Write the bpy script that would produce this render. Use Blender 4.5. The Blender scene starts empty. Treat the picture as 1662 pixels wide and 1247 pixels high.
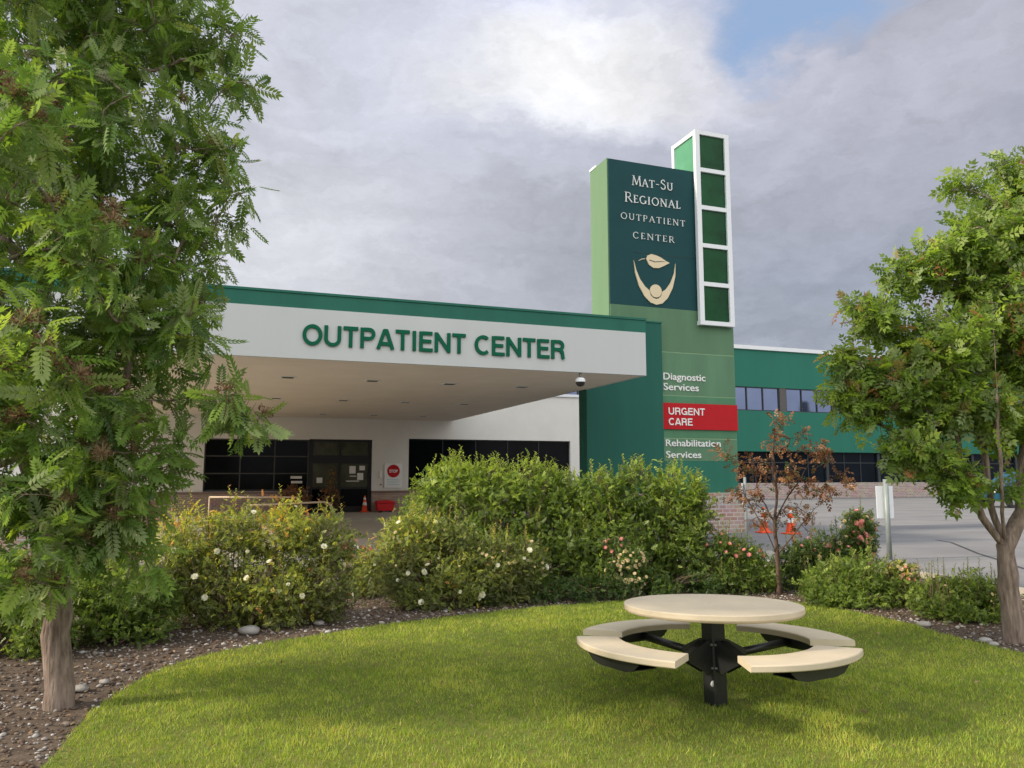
import bpy, math, random
import numpy as np
from mathutils import Vector, Matrix
R = math.radians
sc = bpy.context.scene
COL = sc.collection

# ------------------------------------------------------------ camera, sky, sun
PITCH = R(6.7); EYE = 1.65; FPX = 620.0
cam = bpy.data.cameras.new('camera'); cam.lens = 36 * FPX / 840; cam.sensor_width = 36
cam.clip_end = 3000; cam.clip_start = 0.05
camo = bpy.data.objects.new('camera', cam); COL.objects.link(camo)
camo.location = (0, 0, EYE); camo.rotation_euler = (math.pi/2 + PITCH, 0, 0)
sc.camera = camo
sc.view_settings.view_transform = 'Standard'; sc.view_settings.look = 'None'
sc.view_settings.exposure = 0.0; sc.view_settings.gamma = 1.0
try: sc.cycles.max_bounces = 6; sc.cycles.transparent_max_bounces = 6
except Exception: pass

SUN_EL = R(29); SUN_DIR = Vector((-0.97*math.cos(SUN_EL), -0.24*math.cos(SUN_EL), math.sin(SUN_EL))).normalized()
sun = bpy.data.lights.new('sun', 'SUN'); sun.energy = 5.0; sun.angle = R(5); sun.color = (1.0, 0.87, 0.68)
suno = bpy.data.objects.new('sun', sun); COL.objects.link(suno)
suno.rotation_euler = (-SUN_DIR).to_track_quat('-Z', 'Y').to_euler()

def ray(px, py):
    a = (px-420)/FPX; b = -(py-315)/FPX
    return Vector((a, math.cos(PITCH)-b*math.sin(PITCH), math.sin(PITCH)+b*math.cos(PITCH)))
def at(px, py, Y):
    d = ray(px, py); return Vector((0, 0, EYE)) + d*(Y/d.y)
def ground_at(px, py, z=0.0):
    d = ray(px, py); return Vector((0, 0, EYE)) + d*((z-EYE)/d.z)

world = bpy.data.worlds.new('World'); sc.world = world; world.use_nodes = True
def make_world():
    nt = world.node_tree; N = nt.nodes; L = nt.links; N.clear()
    out = N.new('ShaderNodeOutputWorld'); bg = N.new('ShaderNodeBackground'); bg.inputs[1].default_value = 0.1
    L.new(bg.outputs[0], out.inputs[0])
    sky = N.new('ShaderNodeTexSky'); sky.sky_type = 'NISHITA'; sky.sun_disc = False
    sky.sun_elevation = SUN_EL; sky.sun_rotation = math.atan2(SUN_DIR.x, SUN_DIR.y)
    tc = N.new('ShaderNodeTexCoord')
    def math_(op, a, b=None, clamp=False):
        n = N.new('ShaderNodeMath'); n.operation = op; n.use_clamp = clamp
        for i, v in enumerate((a, b)):
            if v is None: continue
            if isinstance(v, (int, float)): n.inputs[i].default_value = v
            else: L.new(v, n.inputs[i])
        return n.outputs[0]
    def noise(scale, detail, rough, vec, stretch=(1, 1, 1)):
        mp = N.new('ShaderNodeMapping'); mp.inputs['Scale'].default_value = stretch; L.new(vec, mp.inputs[0])
        n = N.new('ShaderNodeTexNoise'); n.inputs['Scale'].default_value = scale; n.inputs['Detail'].default_value = detail
        n.inputs['Roughness'].default_value = rough; L.new(mp.outputs[0], n.inputs['Vector']); return n
    # ragged edges: directions pushed about by noise before the cloud masses are measured
    w = noise(3.4, 10, 0.64, tc.outputs['Generated'], (1, 1, 2.0))
    sub = N.new('ShaderNodeVectorMath'); sub.operation = 'SUBTRACT'; L.new(w.outputs['Color'], sub.inputs[0]); sub.inputs[1].default_value = (.5, .5, .5)
    sca = N.new('ShaderNodeVectorMath'); sca.operation = 'SCALE'; L.new(sub.outputs[0], sca.inputs[0]); sca.inputs['Scale'].default_value = 0.26
    add = N.new('ShaderNodeVectorMath'); add.operation = 'ADD'; L.new(tc.outputs['Generated'], add.inputs[0]); L.new(sca.outputs[0], add.inputs[1])
    def blob(px, py, rad, soft, sx=1.0, sz=1.0):
        d = ray(px, py).normalized()
        s = N.new('ShaderNodeVectorMath'); s.operation = 'SUBTRACT'; L.new(add.outputs[0], s.inputs[0]); s.inputs[1].default_value = d
        m = N.new('ShaderNodeVectorMath'); m.operation = 'MULTIPLY'; L.new(s.outputs[0], m.inputs[0]); m.inputs[1].default_value = (1/sx, 1, 1/sz)
        ln = N.new('ShaderNodeVectorMath'); ln.operation = 'LENGTH'; L.new(m.outputs[0], ln.inputs[0])
        mr = N.new('ShaderNodeMapRange'); mr.interpolation_type = 'SMOOTHSTEP'; L.new(ln.outputs['Value'], mr.inputs[0])
        mr.inputs[1].default_value = rad-soft; mr.inputs[2].default_value = rad+soft; mr.inputs[3].default_value = 1; mr.inputs[4].default_value = 0
        return mr.outputs[0]
    def mix(fac, a, b):
        n = N.new('ShaderNodeMix'); n.data_type = 'RGBA'
        if isinstance(fac, float): n.inputs[0].default_value = fac
        else: L.new(fac, n.inputs[0])
        for i, v in ((6, a), (7, b)):
            if isinstance(v, tuple): n.inputs[i].default_value = (*v, 1)
            else: L.new(v, n.inputs[i])
        return n.outputs[2]
    n1 = noise(2.2, 8, 0.55, add.outputs[0], (1, 1, 2.6))
    cr = N.new('ShaderNodeMapRange'); L.new(n1.outputs['Fac'], cr.inputs[0]); cr.inputs[1].default_value = .32; cr.inputs[2].default_value = .70
    cloud = mix(cr.outputs[0], (4.0, 4.25, 4.85), (6.3, 6.5, 7.1))
    cloud = mix(math_('MULTIPLY', blob(690, 215, 0.22, 0.20, 1.5, .7), .75), cloud, (3.0, 3.45, 4.35))       # blue-grey belly right of the tower
    cloud = mix(math_('MULTIPLY', blob(400, 140, 0.17, 0.13, 1.6, .8), .85), cloud, (3.6, 3.75, 4.25))   # grey mass above the canopy
    cloud = mix(math_('MULTIPLY', blob(270, 60, 0.24, 0.22, 1.0, 1.2), .8), cloud, (6.6, 6.8, 7.6))
    cloud = mix(math_('MULTIPLY', blob(240, 215, 0.11, 0.10, 1.3, .8), .8), cloud, (7.5, 7.6, 8.2))
    cloud = mix(math_('MULTIPLY', blob(470, 20, 0.18, 0.14, 1.4, .8), .8), cloud, (7.3, 7.6, 9.2))
    cloud = mix(math_('MULTIPLY', blob(480, 58, 0.09, 0.065, 1.8, .6), .95), cloud, (9.8, 9.8, 9.9))  # bright white rim
    cloud = mix(math_('MULTIPLY', blob(760, 70, 0.20, 0.16, 1.2, .8), .6), cloud, (5.4, 5.4, 6.5))
    n3 = noise(7.0, 9, 0.62, add.outputs[0], (1, 1, 2.2))
    c3 = N.new('ShaderNodeMapRange'); L.new(n3.outputs['Fac'], c3.inputs[0]); c3.inputs[1].default_value = .3; c3.inputs[2].default_value = .7; c3.inputs[3].default_value = .83; c3.inputs[4].default_value = 1.14
    sc3 = N.new('ShaderNodeVectorMath'); sc3.operation = 'SCALE'; L.new(cloud, sc3.inputs[0]); L.new(c3.outputs[0], sc3.inputs['Scale']); cloud = sc3.outputs[0]
    # blue gap
    gap = math_('MAXIMUM', blob(640, 10, 0.044, 0.032, 1.2, .9), blob(682, -26, 0.075, 0.035, 1.5, .8))
    blue = mix(.72, sky.outputs[0], (3.9, 5.5, 8.4))
    front = mix(math_('MULTIPLY', gap, 1.0), cloud, blue)
    # unseen sky behind and above the viewer, brightened to light the fronts and lawn
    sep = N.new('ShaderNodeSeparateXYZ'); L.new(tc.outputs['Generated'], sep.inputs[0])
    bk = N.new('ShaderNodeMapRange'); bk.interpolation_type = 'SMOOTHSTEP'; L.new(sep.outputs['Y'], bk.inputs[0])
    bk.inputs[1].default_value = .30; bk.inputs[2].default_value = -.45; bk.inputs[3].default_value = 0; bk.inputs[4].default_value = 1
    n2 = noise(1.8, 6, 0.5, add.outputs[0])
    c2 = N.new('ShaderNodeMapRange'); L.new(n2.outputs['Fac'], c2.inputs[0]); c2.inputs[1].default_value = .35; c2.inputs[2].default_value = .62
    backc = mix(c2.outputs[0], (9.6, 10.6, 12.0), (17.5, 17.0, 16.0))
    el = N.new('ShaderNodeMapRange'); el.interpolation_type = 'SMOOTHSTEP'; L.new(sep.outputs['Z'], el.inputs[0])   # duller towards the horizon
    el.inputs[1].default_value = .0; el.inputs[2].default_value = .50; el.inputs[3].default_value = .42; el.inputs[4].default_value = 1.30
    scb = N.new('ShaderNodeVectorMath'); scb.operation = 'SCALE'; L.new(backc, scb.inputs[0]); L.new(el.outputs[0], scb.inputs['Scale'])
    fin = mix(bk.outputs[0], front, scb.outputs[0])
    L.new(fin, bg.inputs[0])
make_world()

# ------------------------------------------------------------ helpers
def tagx(o, label=None, cat=None, group=None, kind=None):
    if label: o['label'] = label
    if cat: o['category'] = cat
    if group: o['group'] = group
    if kind: o['kind'] = kind
    return o
def thing(name, label, cat, loc=(0, 0, 0), rz=0, group=None, tilt=0):
    o = bpy.data.objects.new(name, None); o.empty_display_size = .2; COL.objects.link(o)
    o.location = loc; o.rotation_euler = (tilt, 0, rz)
    return tagx(o, label, cat, group)
def copy_tree(o, parent=None):
    c = o.copy(); COL.objects.link(c); c.parent = parent
    for ch in list(o.children): copy_tree(ch, c)
    return c

YAW = R(20)
UX = Vector((math.cos(YAW), math.sin(YAW), 0)); VX = Vector((-math.sin(YAW), math.cos(YAW), 0))
def W(u, v, z=0): return UX*u + VX*v + Vector((0, 0, z))
def onv(px, py, v):
    d = ray(px, py); t = v/d.dot(VX); p = Vector((0, 0, EYE))+d*t; return p.dot(UX), p.z

class MB:
    def __init__(s, off=(0, 0, 0)): s.v = []; s.f = []; s.o = Vector(off); s.sm = []
    def add(s, vs, fs, smooth=False):
        b = len(s.v); s.v += [tuple(Vector(v)-s.o) for v in vs]; s.f += [tuple(i+b for i in f) for f in fs]; s.sm += [smooth]*len(fs); return s
    def box(s, x0, x1, y0, y1, z0, z1):
        return s.add([(x0,y0,z0),(x1,y0,z0),(x1,y1,z0),(x0,y1,z0),(x0,y0,z1),(x1,y0,z1),(x1,y1,z1),(x0,y1,z1)],
                     [(0,3,2,1),(4,5,6,7),(0,1,5,4),(1,2,6,5),(2,3,7,6),(3,0,4,7)])
    def prism(s, pts, y0, y1):      # polygon in x-z, counter-clockwise seen from -y, extruded along y
        n = len(pts)
        return s.add([(x, y0, z) for x, z in pts]+[(x, y1, z) for x, z in pts],
                     [tuple(range(n)), tuple(range(2*n-1, n-1, -1))]+[(i, n+i, n+(i+1) % n, (i+1) % n) for i in range(n)])
    def slab(s, pts, z0, z1):       # polygon in x-y, extruded along z
        n = len(pts)
        return s.add([(x, y, z0) for x, y in pts]+[(x, y, z1) for x, y in pts],
                     [tuple(range(n-1, -1, -1)), tuple(range(n, 2*n))]+[(i, (i+1) % n, n+(i+1) % n, n+i) for i in range(n)])
    def tube(s, pts, rad, n=8, cap=True):
        P = [Vector(p) for p in pts]; k = len(P)
        if not hasattr(rad, '__len__'): rad = [rad]*k
        ref = Vector((0, 0, 1)); vs = []
        t0 = (P[1]-P[0]).normalized()
        if abs(t0.z) > .9: ref = Vector((1, 0, 0))
        a = t0.cross(ref).normalized()
        for i in range(k):
            t = (P[min(i+1, k-1)]-P[max(i-1, 0)])
            t = t.normalized() if t.length > 1e-9 else t0
            a = (a - t*a.dot(t)); a = a.normalized() if a.length > 1e-6 else t.orthogonal().normalized()
            b = t.cross(a)
            for j in range(n):
                q = 2*math.pi*j/n; vs.append(P[i]+(a*math.cos(q)+b*math.sin(q))*rad[i])
        fs = [(i*n+j, i*n+(j+1) % n, (i+1)*n+(j+1) % n, (i+1)*n+j) for i in range(k-1) for j in range(n)]
        s.add(vs, fs, True)
        if cap:
            b = len(s.v)-k*n
            s.f += [tuple(b+j for j in range(n-1, -1, -1)), tuple(b+(k-1)*n+j for j in range(n))]; s.sm += [False]*2
        return s
    def lathe(s, prof, c=(0, 0, 0), n=32, smooth=True):   # prof: (r, z)
        vs = [(c[0]+r*math.cos(2*math.pi*j/n), c[1]+r*math.sin(2*math.pi*j/n), c[2]+z) for r, z in prof for j in range(n)]
        fs = [(i*n+j, i*n+(j+1) % n, (i+1)*n+(j+1) % n, (i+1)*n+j) for i in range(len(prof)-1) for j in range(n)]
        return s.add(vs, fs, smooth)
    def build(s, name, mat, parent=None, bevel=0, xf=None):
        me = bpy.data.meshes.new(name); me.from_pydata(s.v, [], s.f)
        me.polygons.foreach_set('use_smooth', s.sm); me.update(); me.materials.append(mat)
        o = bpy.data.objects.new(name, me); COL.objects.link(o); o.parent = parent
        if xf is not None: o.matrix_local = xf
        if bevel:
            m = o.modifiers.new('bevel', 'BEVEL'); m.width = bevel; m.segments = 2; m.limit_method = 'ANGLE'; m.angle_limit = R(40)
        return o

def npmesh(name, verts, faces, mat, parent=None, tint=None, smooth=False):
    me = bpy.data.meshes.new(name); k = faces.shape[1]
    me.vertices.add(len(verts)); me.vertices.foreach_set('co', verts.astype(np.float32).ravel())
    me.loops.add(faces.size); me.loops.foreach_set('vertex_index', faces.astype(np.int32).ravel())
    me.polygons.add(len(faces)); me.polygons.foreach_set('loop_start', np.arange(0, faces.size, k, dtype=np.int32))
    me.update(calc_edges=True)
    if smooth: me.polygons.foreach_set('use_smooth', np.ones(len(faces), dtype=bool))
    if tint is not None:
        a = me.attributes.new('tint', 'FLOAT', 'POINT'); a.data.foreach_set('value', tint.astype(np.float32))
    me.materials.append(mat)
    o = bpy.data.objects.new(name, me); COL.objects.link(o); o.parent = parent
    return o

# ------------------------------------------------------------ materials
def mat(name, col, rough=.7, var=.12, scale=6, metal=0, spec=.4, bump=0, bscale=60, streak=False, col2=None, mscale=None):
    m = bpy.data.materials.new(name); m.use_nodes = True; nt = m.node_tree; N = nt.nodes; L = nt.links
    b = N['Principled BSDF']; b.inputs['Roughness'].default_value = rough; b.inputs['Metallic'].default_value = metal
    b.inputs['Specular IOR Level'].default_value = spec
    tc = N.new('ShaderNodeTexCoord'); mp = N.new('ShaderNodeMapping'); L.new(tc.outputs['Object'], mp.inputs[0])
    if streak: mp.inputs['Scale'].default_value = (1, 1, .12)
    if mscale: mp.inputs['Scale'].default_value = mscale
    n = N.new('ShaderNodeTexNoise'); n.inputs['Scale'].default_value = scale; n.inputs['Detail'].default_value = 6; n.inputs['Roughness'].default_value = .6
    L.new(mp.outputs[0], n.inputs['Vector'])
    r = N.new('ShaderNodeMapRange'); L.new(n.outputs['Fac'], r.inputs[0]); r.inputs[1].default_value = .3; r.inputs[2].default_value = .7
    mx = N.new('ShaderNodeMix'); mx.data_type = 'RGBA'; L.new(r.outputs[0], mx.inputs[0])
    c2 = col2 or tuple(min(1, c*(1+var)) for c in col); c1 = col if col2 else tuple(c*(1-var) for c in col)
    mx.inputs[6].default_value = (*c1, 1); mx.inputs[7].default_value = (*c2, 1); L.new(mx.outputs[2], b.inputs['Base Color'])
    if bump:
        n2 = N.new('ShaderNodeTexNoise'); n2.inputs['Scale'].default_value = bscale; n2.inputs['Detail'].default_value = 5; L.new(mp.outputs[0], n2.inputs['Vector'])
        bp = N.new('ShaderNodeBump'); bp.inputs['Strength'].default_value = bump; bp.inputs['Distance'].default_value = .02
        L.new(n2.outputs['Fac'], bp.inputs['Height']); L.new(bp.outputs[0], b.inputs['Normal'])
    return m

def leaf_mat(name, stops, trans=.35, rough=.45, under=None):
    m = bpy.data.materials.new(name); m.use_nodes = True; nt = m.node_tree; N = nt.nodes; L = nt.links
    b = N['Principled BSDF']; b.inputs['Roughness'].default_value = rough; b.inputs['Specular IOR Level'].default_value = .35
    at_ = N.new('ShaderNodeAttribute'); at_.attribute_name = 'tint'
    cr = N.new('ShaderNodeValToRGB'); L.new(at_.outputs['Fac'], cr.inputs[0])
    el = cr.color_ramp.elements
    while len(el) < len(stops): el.new(.5)
    for e, (p, c) in zip(el, stops): e.position = p; e.color = (*c, 1)
    if under:      # paler leaf undersides
        ge = N.new('ShaderNodeNewGeometry'); mf = N.new('ShaderNodeMath'); mf.operation = 'MULTIPLY'; L.new(ge.outputs['Backfacing'], mf.inputs[0]); mf.inputs[1].default_value = .55
        mu = N.new('ShaderNodeMix'); mu.data_type = 'RGBA'; L.new(mf.outputs[0], mu.inputs[0]); L.new(cr.outputs[0], mu.inputs[6]); mu.inputs[7].default_value = (*under, 1)
        L.new(mu.outputs[2], b.inputs['Base Color'])
    else: L.new(cr.outputs[0], b.inputs['Base Color'])
    t = N.new('ShaderNodeBsdfTranslucent'); hs = N.new('ShaderNodeHueSaturation'); hs.inputs['Value'].default_value = 1.5; hs.inputs['Saturation'].default_value = 1.1
    L.new(cr.outputs[0], hs.inputs['Color']); L.new(hs.outputs[0], t.inputs[0])
    ms = N.new('ShaderNodeMixShader'); ms.inputs[0].default_value = trans
    L.new(b.outputs[0], ms.inputs[1]); L.new(t.outputs[0], ms.inputs[2]); L.new(ms.outputs[0], N['Material Output'].inputs[0])
    return m

def brick_mat(name, c1, c2, mortar, w=.21, h=.075):
    m = bpy.data.materials.new(name); m.use_nodes = True; nt = m.node_tree; N = nt.nodes; L = nt.links
    b = N['Principled BSDF']; b.inputs['Roughness'].default_value = .85
    tc = N.new('ShaderNodeTexCoord'); sp = N.new('ShaderNodeSeparateXYZ'); L.new(tc.outputs['Object'], sp.inputs[0])
    ad = N.new('ShaderNodeMath'); ad.operation = 'ADD'; L.new(sp.outputs[0], ad.inputs[0]); L.new(sp.outputs[1], ad.inputs[1])
    cb = N.new('ShaderNodeCombineXYZ'); L.new(ad.outputs[0], cb.inputs[0]); L.new(sp.outputs[2], cb.inputs[1])
    br = N.new('ShaderNodeTexBrick'); L.new(cb.outputs[0], br.inputs['Vector']); br.inputs['Scale'].default_value = 1
    br.inputs['Color1'].default_value = (*c1, 1); br.inputs['Color2'].default_value = (*c2, 1); br.inputs['Mortar'].default_value = (*mortar, 1)
    br.inputs['Brick Width'].default_value = w; br.inputs['Row Height'].default_value = h; br.inputs['Mortar Size'].default_value = h*.16
    n = N.new('ShaderNodeTexNoise'); n.inputs['Scale'].default_value = 3; L.new(cb.outputs[0], n.inputs['Vector'])
    mx = N.new('ShaderNodeMix'); mx.data_type = 'RGBA'; mx.blend_type = 'MULTIPLY'; mx.inputs[0].default_value = .5
    L.new(br.outputs['Color'], mx.inputs[6]); L.new(n.outputs['Color'], mx.inputs[7]); L.new(mx.outputs[2], b.inputs['Base Color'])
    bp = N.new('ShaderNodeBump'); bp.inputs['Distance'].default_value = .01; bp.invert = True; L.new(br.outputs['Fac'], bp.inputs['Height']); L.new(bp.outputs[0], b.inputs['Normal'])
    return m

M = {}
M['white_panel'] = mat('white_panel', (.56, .58, .58), .6, .035, .9, spec=.2, streak=True)
M['white_wall'] = mat('white_wall', (.70, .68, .64), .85, .04, 1.2, bump=.15, bscale=120)
M['soffit'] = mat('soffit', (.74, .67, .58), .8, .05, 1.0)
M['deep_green'] = mat('deep_green', (.030, .145, .105), .55, .10, 1.2, spec=.12, streak=True)
M['pier_green'] = mat('pier_green', (.024, .115, .088), .6, .10, 1.2, spec=.12, streak=True)
M['teal'] = mat('teal', (.018, .066, .072), .6, .08, 1.5, spec=.1)
M['olive_a'] = mat('olive_a', (.115, .215, .125), .6, .10, 2.4, spec=.12, streak=True)
M['olive_b'] = mat('olive_b', (.120, .235, .140), .6, .12, 2.0, spec=.12, streak=True)
M['olive_c'] = mat('olive_c', (.095, .230, .130), .6, .12, 2.0, spec=.12, streak=True)
M['base_green'] = mat('base_green', (.035, .165, .115), .6, .10, 1.5, spec=.12, streak=True)
M['side_green'] = mat('side_green', (.155, .25, .15), .65, .07, 1.5, spec=.1, streak=True)
M['joint'] = mat('joint', (.22, .36, .20), .6, .05)
M['sign_red'] = mat('sign_red', (.48, .018, .024), .6, .04, spec=.12)
M['sign_white'] = mat('sign_white', (.80, .80, .78), .5, .02)
M['letter_green'] = mat('letter_green', (.006, .115, .062), .6, .05, spec=.1)
M['frame_white'] = mat('frame_white', (.78, .80, .82), .4, .02)
M['emblem_cream'] = mat('emblem_cream', (.72, .60, .40), .5, .03)
M['panel_glass'] = mat('panel_glass', (.010, .065, .025), .3, .45, .9, spec=.12)
M['side_glass'] = mat('side_glass', (.10, .30, .17), .2, .1, 1.5, spec=.5)
M['dark_glass'] = mat('dark_glass', (.004, .004, .006), .12, .3, 2, spec=.12)
M['door_glass'] = mat('door_glass', (.070, .072, .045), .15, .4, 1.6, spec=.18)
M['sky_glass'] = mat('sky_glass', (.20, .25, .42), .04, .08, .5, metal=.9)
M['band_glass'] = mat('band_glass', (.006, .010, .016), .1, .3, .7, spec=.09)
M['black_frame'] = mat('black_frame', (.012, .012, .013), .4, .1)
M['wing_green'] = mat('wing_green', (.030, .165, .118), .6, .08, .5, spec=.12, streak=True)
M['mullion_dark'] = mat('mullion_dark', (.03, .035, .04), .5, .1)
M['pilaster'] = mat('pilaster', (.10, .095, .09), .7, .1)
M['brick'] = brick_mat('brick', (.52, .33, .27), (.40, .25, .21), (.56, .50, .44))
M['brick_light'] = brick_mat('brick_light', (.60, .43, .37), (.44, .28, .25), (.66, .60, .55), .24, .11)
M['sill'] = mat('sill', (.22, .15, .12), .8, .1)
M['paper'] = mat('paper', (.72, .70, .66), .8, .05)
M['grey_metal'] = mat('grey_metal', (.25, .285, .28), .5, .1, 5, metal=.2)
M['dark_metal'] = mat('dark_metal', (.016, .016, .018), .38, .25, 14, spec=.5, bump=.1, bscale=200)
M['bolt'] = mat('bolt', (.45, .45, .45), .35, .1, metal=.8)
M['rail'] = mat('rail', (.62, .50, .38), .5, .08)
M['cone_orange'] = mat('cone_orange', (.85, .085, .018), .5, .08)
M['red_plastic'] = mat('red_plastic', (.62, .015, .02), .45, .08)
M['concrete'] = mat('concrete', (.41, .375, .32), .9, .12, 2.5, bump=.2, bscale=80)
M['yellow_paint'] = mat('yellow_paint', (.62, .40, .05), .7, .15, 8)
M['tar'] = mat('tar', (.035, .035, .037), .7, .2, 9)
M['camera_dark'] = mat('camera_dark', (.03, .03, .03), .3, .1)

def table_mat():
    m = mat('table_plastic', (.57, .485, .36), .6, .09, 3, bump=.12, bscale=240)
    nt = m.node_tree; N = nt.nodes; L = nt.links; b = N['Principled BSDF']
    n = N.new('ShaderNodeTexNoise'); n.inputs['Scale'].default_value = 260; n.inputs['Detail'].default_value = 2
    tc = N.new('ShaderNodeTexCoord'); L.new(tc.outputs['Object'], n.inputs['Vector'])
    r = N.new('ShaderNodeMapRange'); L.new(n.outputs['Fac'], r.inputs[0]); r.inputs[1].default_value = .62; r.inputs[2].default_value = .72; r.inputs[4].default_value = .35
    src = b.inputs['Base Color'].links[0].from_socket
    mx = N.new('ShaderNodeMix'); mx.data_type = 'RGBA'; L.new(r.outputs[0], mx.inputs[0]); L.new(src, mx.inputs[6]); mx.inputs[7].default_value = (.34, .25, .15, 1)
    L.new(mx.outputs[2], b.inputs['Base Color']); return m
M['table'] = table_mat()

def asphalt_mat():
    m = mat('asphalt', (.155, .155, .165), .92, .1, 1.0, col2=(.235, .232, .240), bump=.25, bscale=90, mscale=(.35, .9, 1))
    return m
M['asphalt'] = asphalt_mat()
M['soil'] = mat('soil', (.060, .040, .028), .95, .3, 9, col2=(.13, .095, .070), bump=.5, bscale=40)
M['turf_base'] = mat('turf_base', (.11, .12, .02), .95, .2, 3, col2=(.17, .165, .03), bump=.4, bscale=60)
def grass_mat():
    m = leaf_mat('grass_blades', [(0, (.105, .185, .030)), (.45, (.265, .36, .048)), (.75, (.45, .50, .085)), (1, (.60, .50, .14))], .38, .5)
    nt = m.node_tree; N = nt.nodes; L = nt.links
    cr = [n for n in N if n.type == 'VALTORGB'][0]; a = [n for n in N if n.type == 'ATTRIBUTE'][0]
    tc = N.new('ShaderNodeTexCoord'); n = N.new('ShaderNodeTexNoise'); n.inputs['Scale'].default_value = 1.1; n.inputs['Detail'].default_value = 5
    L.new(tc.outputs['Object'], n.inputs['Vector'])
    md = N.new('ShaderNodeMath'); md.operation = 'MULTIPLY_ADD'; L.new(n.outputs['Fac'], md.inputs[0]); md.inputs[1].default_value = .8; md.inputs[2].default_value = -.42
    ad = N.new('ShaderNodeMath'); ad.operation = 'ADD'; ad.use_clamp = True; L.new(a.outputs['Fac'], ad.inputs[0]); L.new(md.outputs[0], ad.inputs[1])
    L.new(ad.outputs[0], cr.inputs[0]); return m
M['grass'] = grass_mat()
M['bark'] = mat('bark', (.10, .066, .048), .85, .3, 16, col2=(.36, .28, .23), bump=.9, bscale=26, mscale=(1.7, 1.7, .28))
M['bark_dark'] = mat('bark_dark', (.05, .035, .028), .85, .3, 14, col2=(.13, .095, .075), bump=.3, bscale=60, mscale=(1, 1, .4))
M['stem'] = mat('stem', (.19, .125, .085), .85, .3, 20)
M['rust_stem'] = mat('rust_stem', (.10, .060, .045), .85, .3, 20)
M['leaf_rowan'] = leaf_mat('leaf_rowan', [(0, (0.063, 0.123, 0.029)), (.4, (0.149, 0.248, 0.045)), (.75, (0.270, 0.371, 0.059)), (1, (0.540, 0.521, 0.106))], .45, .55, (0.384, 0.431, 0.224))
M['leaf_rowan_red'] = leaf_mat('leaf_rowan_red', [(0, (0.086, 0.144, 0.029)), (.5, (0.208, 0.309, 0.046)), (.86, (0.359, 0.460, 0.071)), (.93, (0.359, 0.245, 0.086)), (1, (0.359, 0.159, 0.071))], .45, .42, (0.402, 0.475, 0.259))
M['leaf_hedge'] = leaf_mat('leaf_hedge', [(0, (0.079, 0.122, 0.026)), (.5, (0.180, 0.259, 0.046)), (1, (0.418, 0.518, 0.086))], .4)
M['leaf_rose'] = leaf_mat('leaf_rose', [(0, (0.105, 0.115, 0.042)), (.45, (0.238, 0.290, 0.070)), (.8, (0.509, 0.544, 0.088)), (.93, (0.772, 0.649, 0.088)), (1, (0.737, 0.351, 0.123))], .4)
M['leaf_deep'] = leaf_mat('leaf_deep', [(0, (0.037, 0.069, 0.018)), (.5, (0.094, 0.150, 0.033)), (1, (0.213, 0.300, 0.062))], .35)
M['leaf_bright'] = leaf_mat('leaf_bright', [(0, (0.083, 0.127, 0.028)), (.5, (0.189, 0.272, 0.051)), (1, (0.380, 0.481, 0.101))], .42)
M['leaf_rust'] = leaf_mat('leaf_rust', [(0, (0.101, 0.162, 0.049)), (.28, (0.152, 0.076, 0.041)), (.6, (0.358, 0.173, 0.078)), (1, (0.573, 0.302, 0.134))], .35)
M['seed_head'] = leaf_mat('seed_head_brown', [(0, (.10, .055, .035)), (.6, (.22, .125, .075)), (1, (.34, .25, .13))], .2, .8)
M['petal_white'] = leaf_mat('petal_white', [(0, (.80, .78, .60)), (1, (.86, .85, .78))], .3)
M['petal_cream'] = leaf_mat('petal_cream', [(0, (.62, .56, .30)), (1, (.80, .62, .48))], .3)
M['petal_pink'] = leaf_mat('petal_pink', [(0, (.72, .22, .24)), (.5, (.80, .40, .34)), (1, (.85, .62, .50))], .3)
M['petal_magenta'] = leaf_mat('petal_magenta', [(0, (.45, .05, .11)), (1, (.70, .16, .22))], .3)
M['stone'] = mat('stone', (.22, .20, .19), .9, .2, 4, col2=(.42, .40, .38), bump=.3)

# ------------------------------------------------------------ the ground
def struct(name, mb, m): return tagx(mb.build(name, m), kind='structure')
g = MB(); g.add([(-1500, -1500, 0), (1500, -1500, 0), (1500, 1500, 0), (-1500, 1500, 0)], [(0, 1, 2, 3)]); struct('parking_ground', g, M['asphalt'])

def smooth_loop(pts, n=6):
    out = []; k = len(pts)
    for i in range(k):
        p0, p1, p2, p3 = (Vector(pts[(i+j-1) % k]) for j in range(4))
        for q in range(n):
            t = q/n
            out.append(.5*((2*p1)+(-p0+p2)*t+(2*p0-5*p1+4*p2-p3)*t*t+(-p0+3*p1-3*p2+p3)*t**3))
    return [(p.x, p.y) for p in out]
LAWN = smooth_loop([(-2.45, 3.3), (-2.62, 4.4), (-2.93, 5.7), (-2.80, 7.0), (-1.57, 8.30), (0, 9.35), (1.3, 9.95), (2.7, 10.15), (3.75, 9.75), (4.28, 8.6), (4.5, 7.6), (4.85, 6.9), (5.9, 6.0), (7.4, 4.5), (8.0, 1.5), (7.0, -3), (0, -4.5), (-2.6, -1.5)])
def fan(name, loop, z, m, c):
    b = MB(); n = len(loop)
    b.add([(c[0], c[1], z)]+[(x, y, z) for x, y in loop], [(0, i+1, (i+1) % n+1) for i in range(n)]); return struct(name, b, m)
fan('lawn', LAWN, .012, M['turf_base'], (2, 4))
BED = smooth_loop([(-9, -3), (-8.5, 4), (-8.2, 9), (-6.0, 12.2), (-2, 13.2), (2.2, 13.6), (5.2, 13.4), (6.6, 11.6), (6.9, 9.4), (6.8, 7.5), (8.2, 6.4), (10.5, 5), (11, 0), (8, -6), (0, -8), (-6, -7)])
fan('planting_bed', BED, .006, M['soil'], (2, 4))
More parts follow.
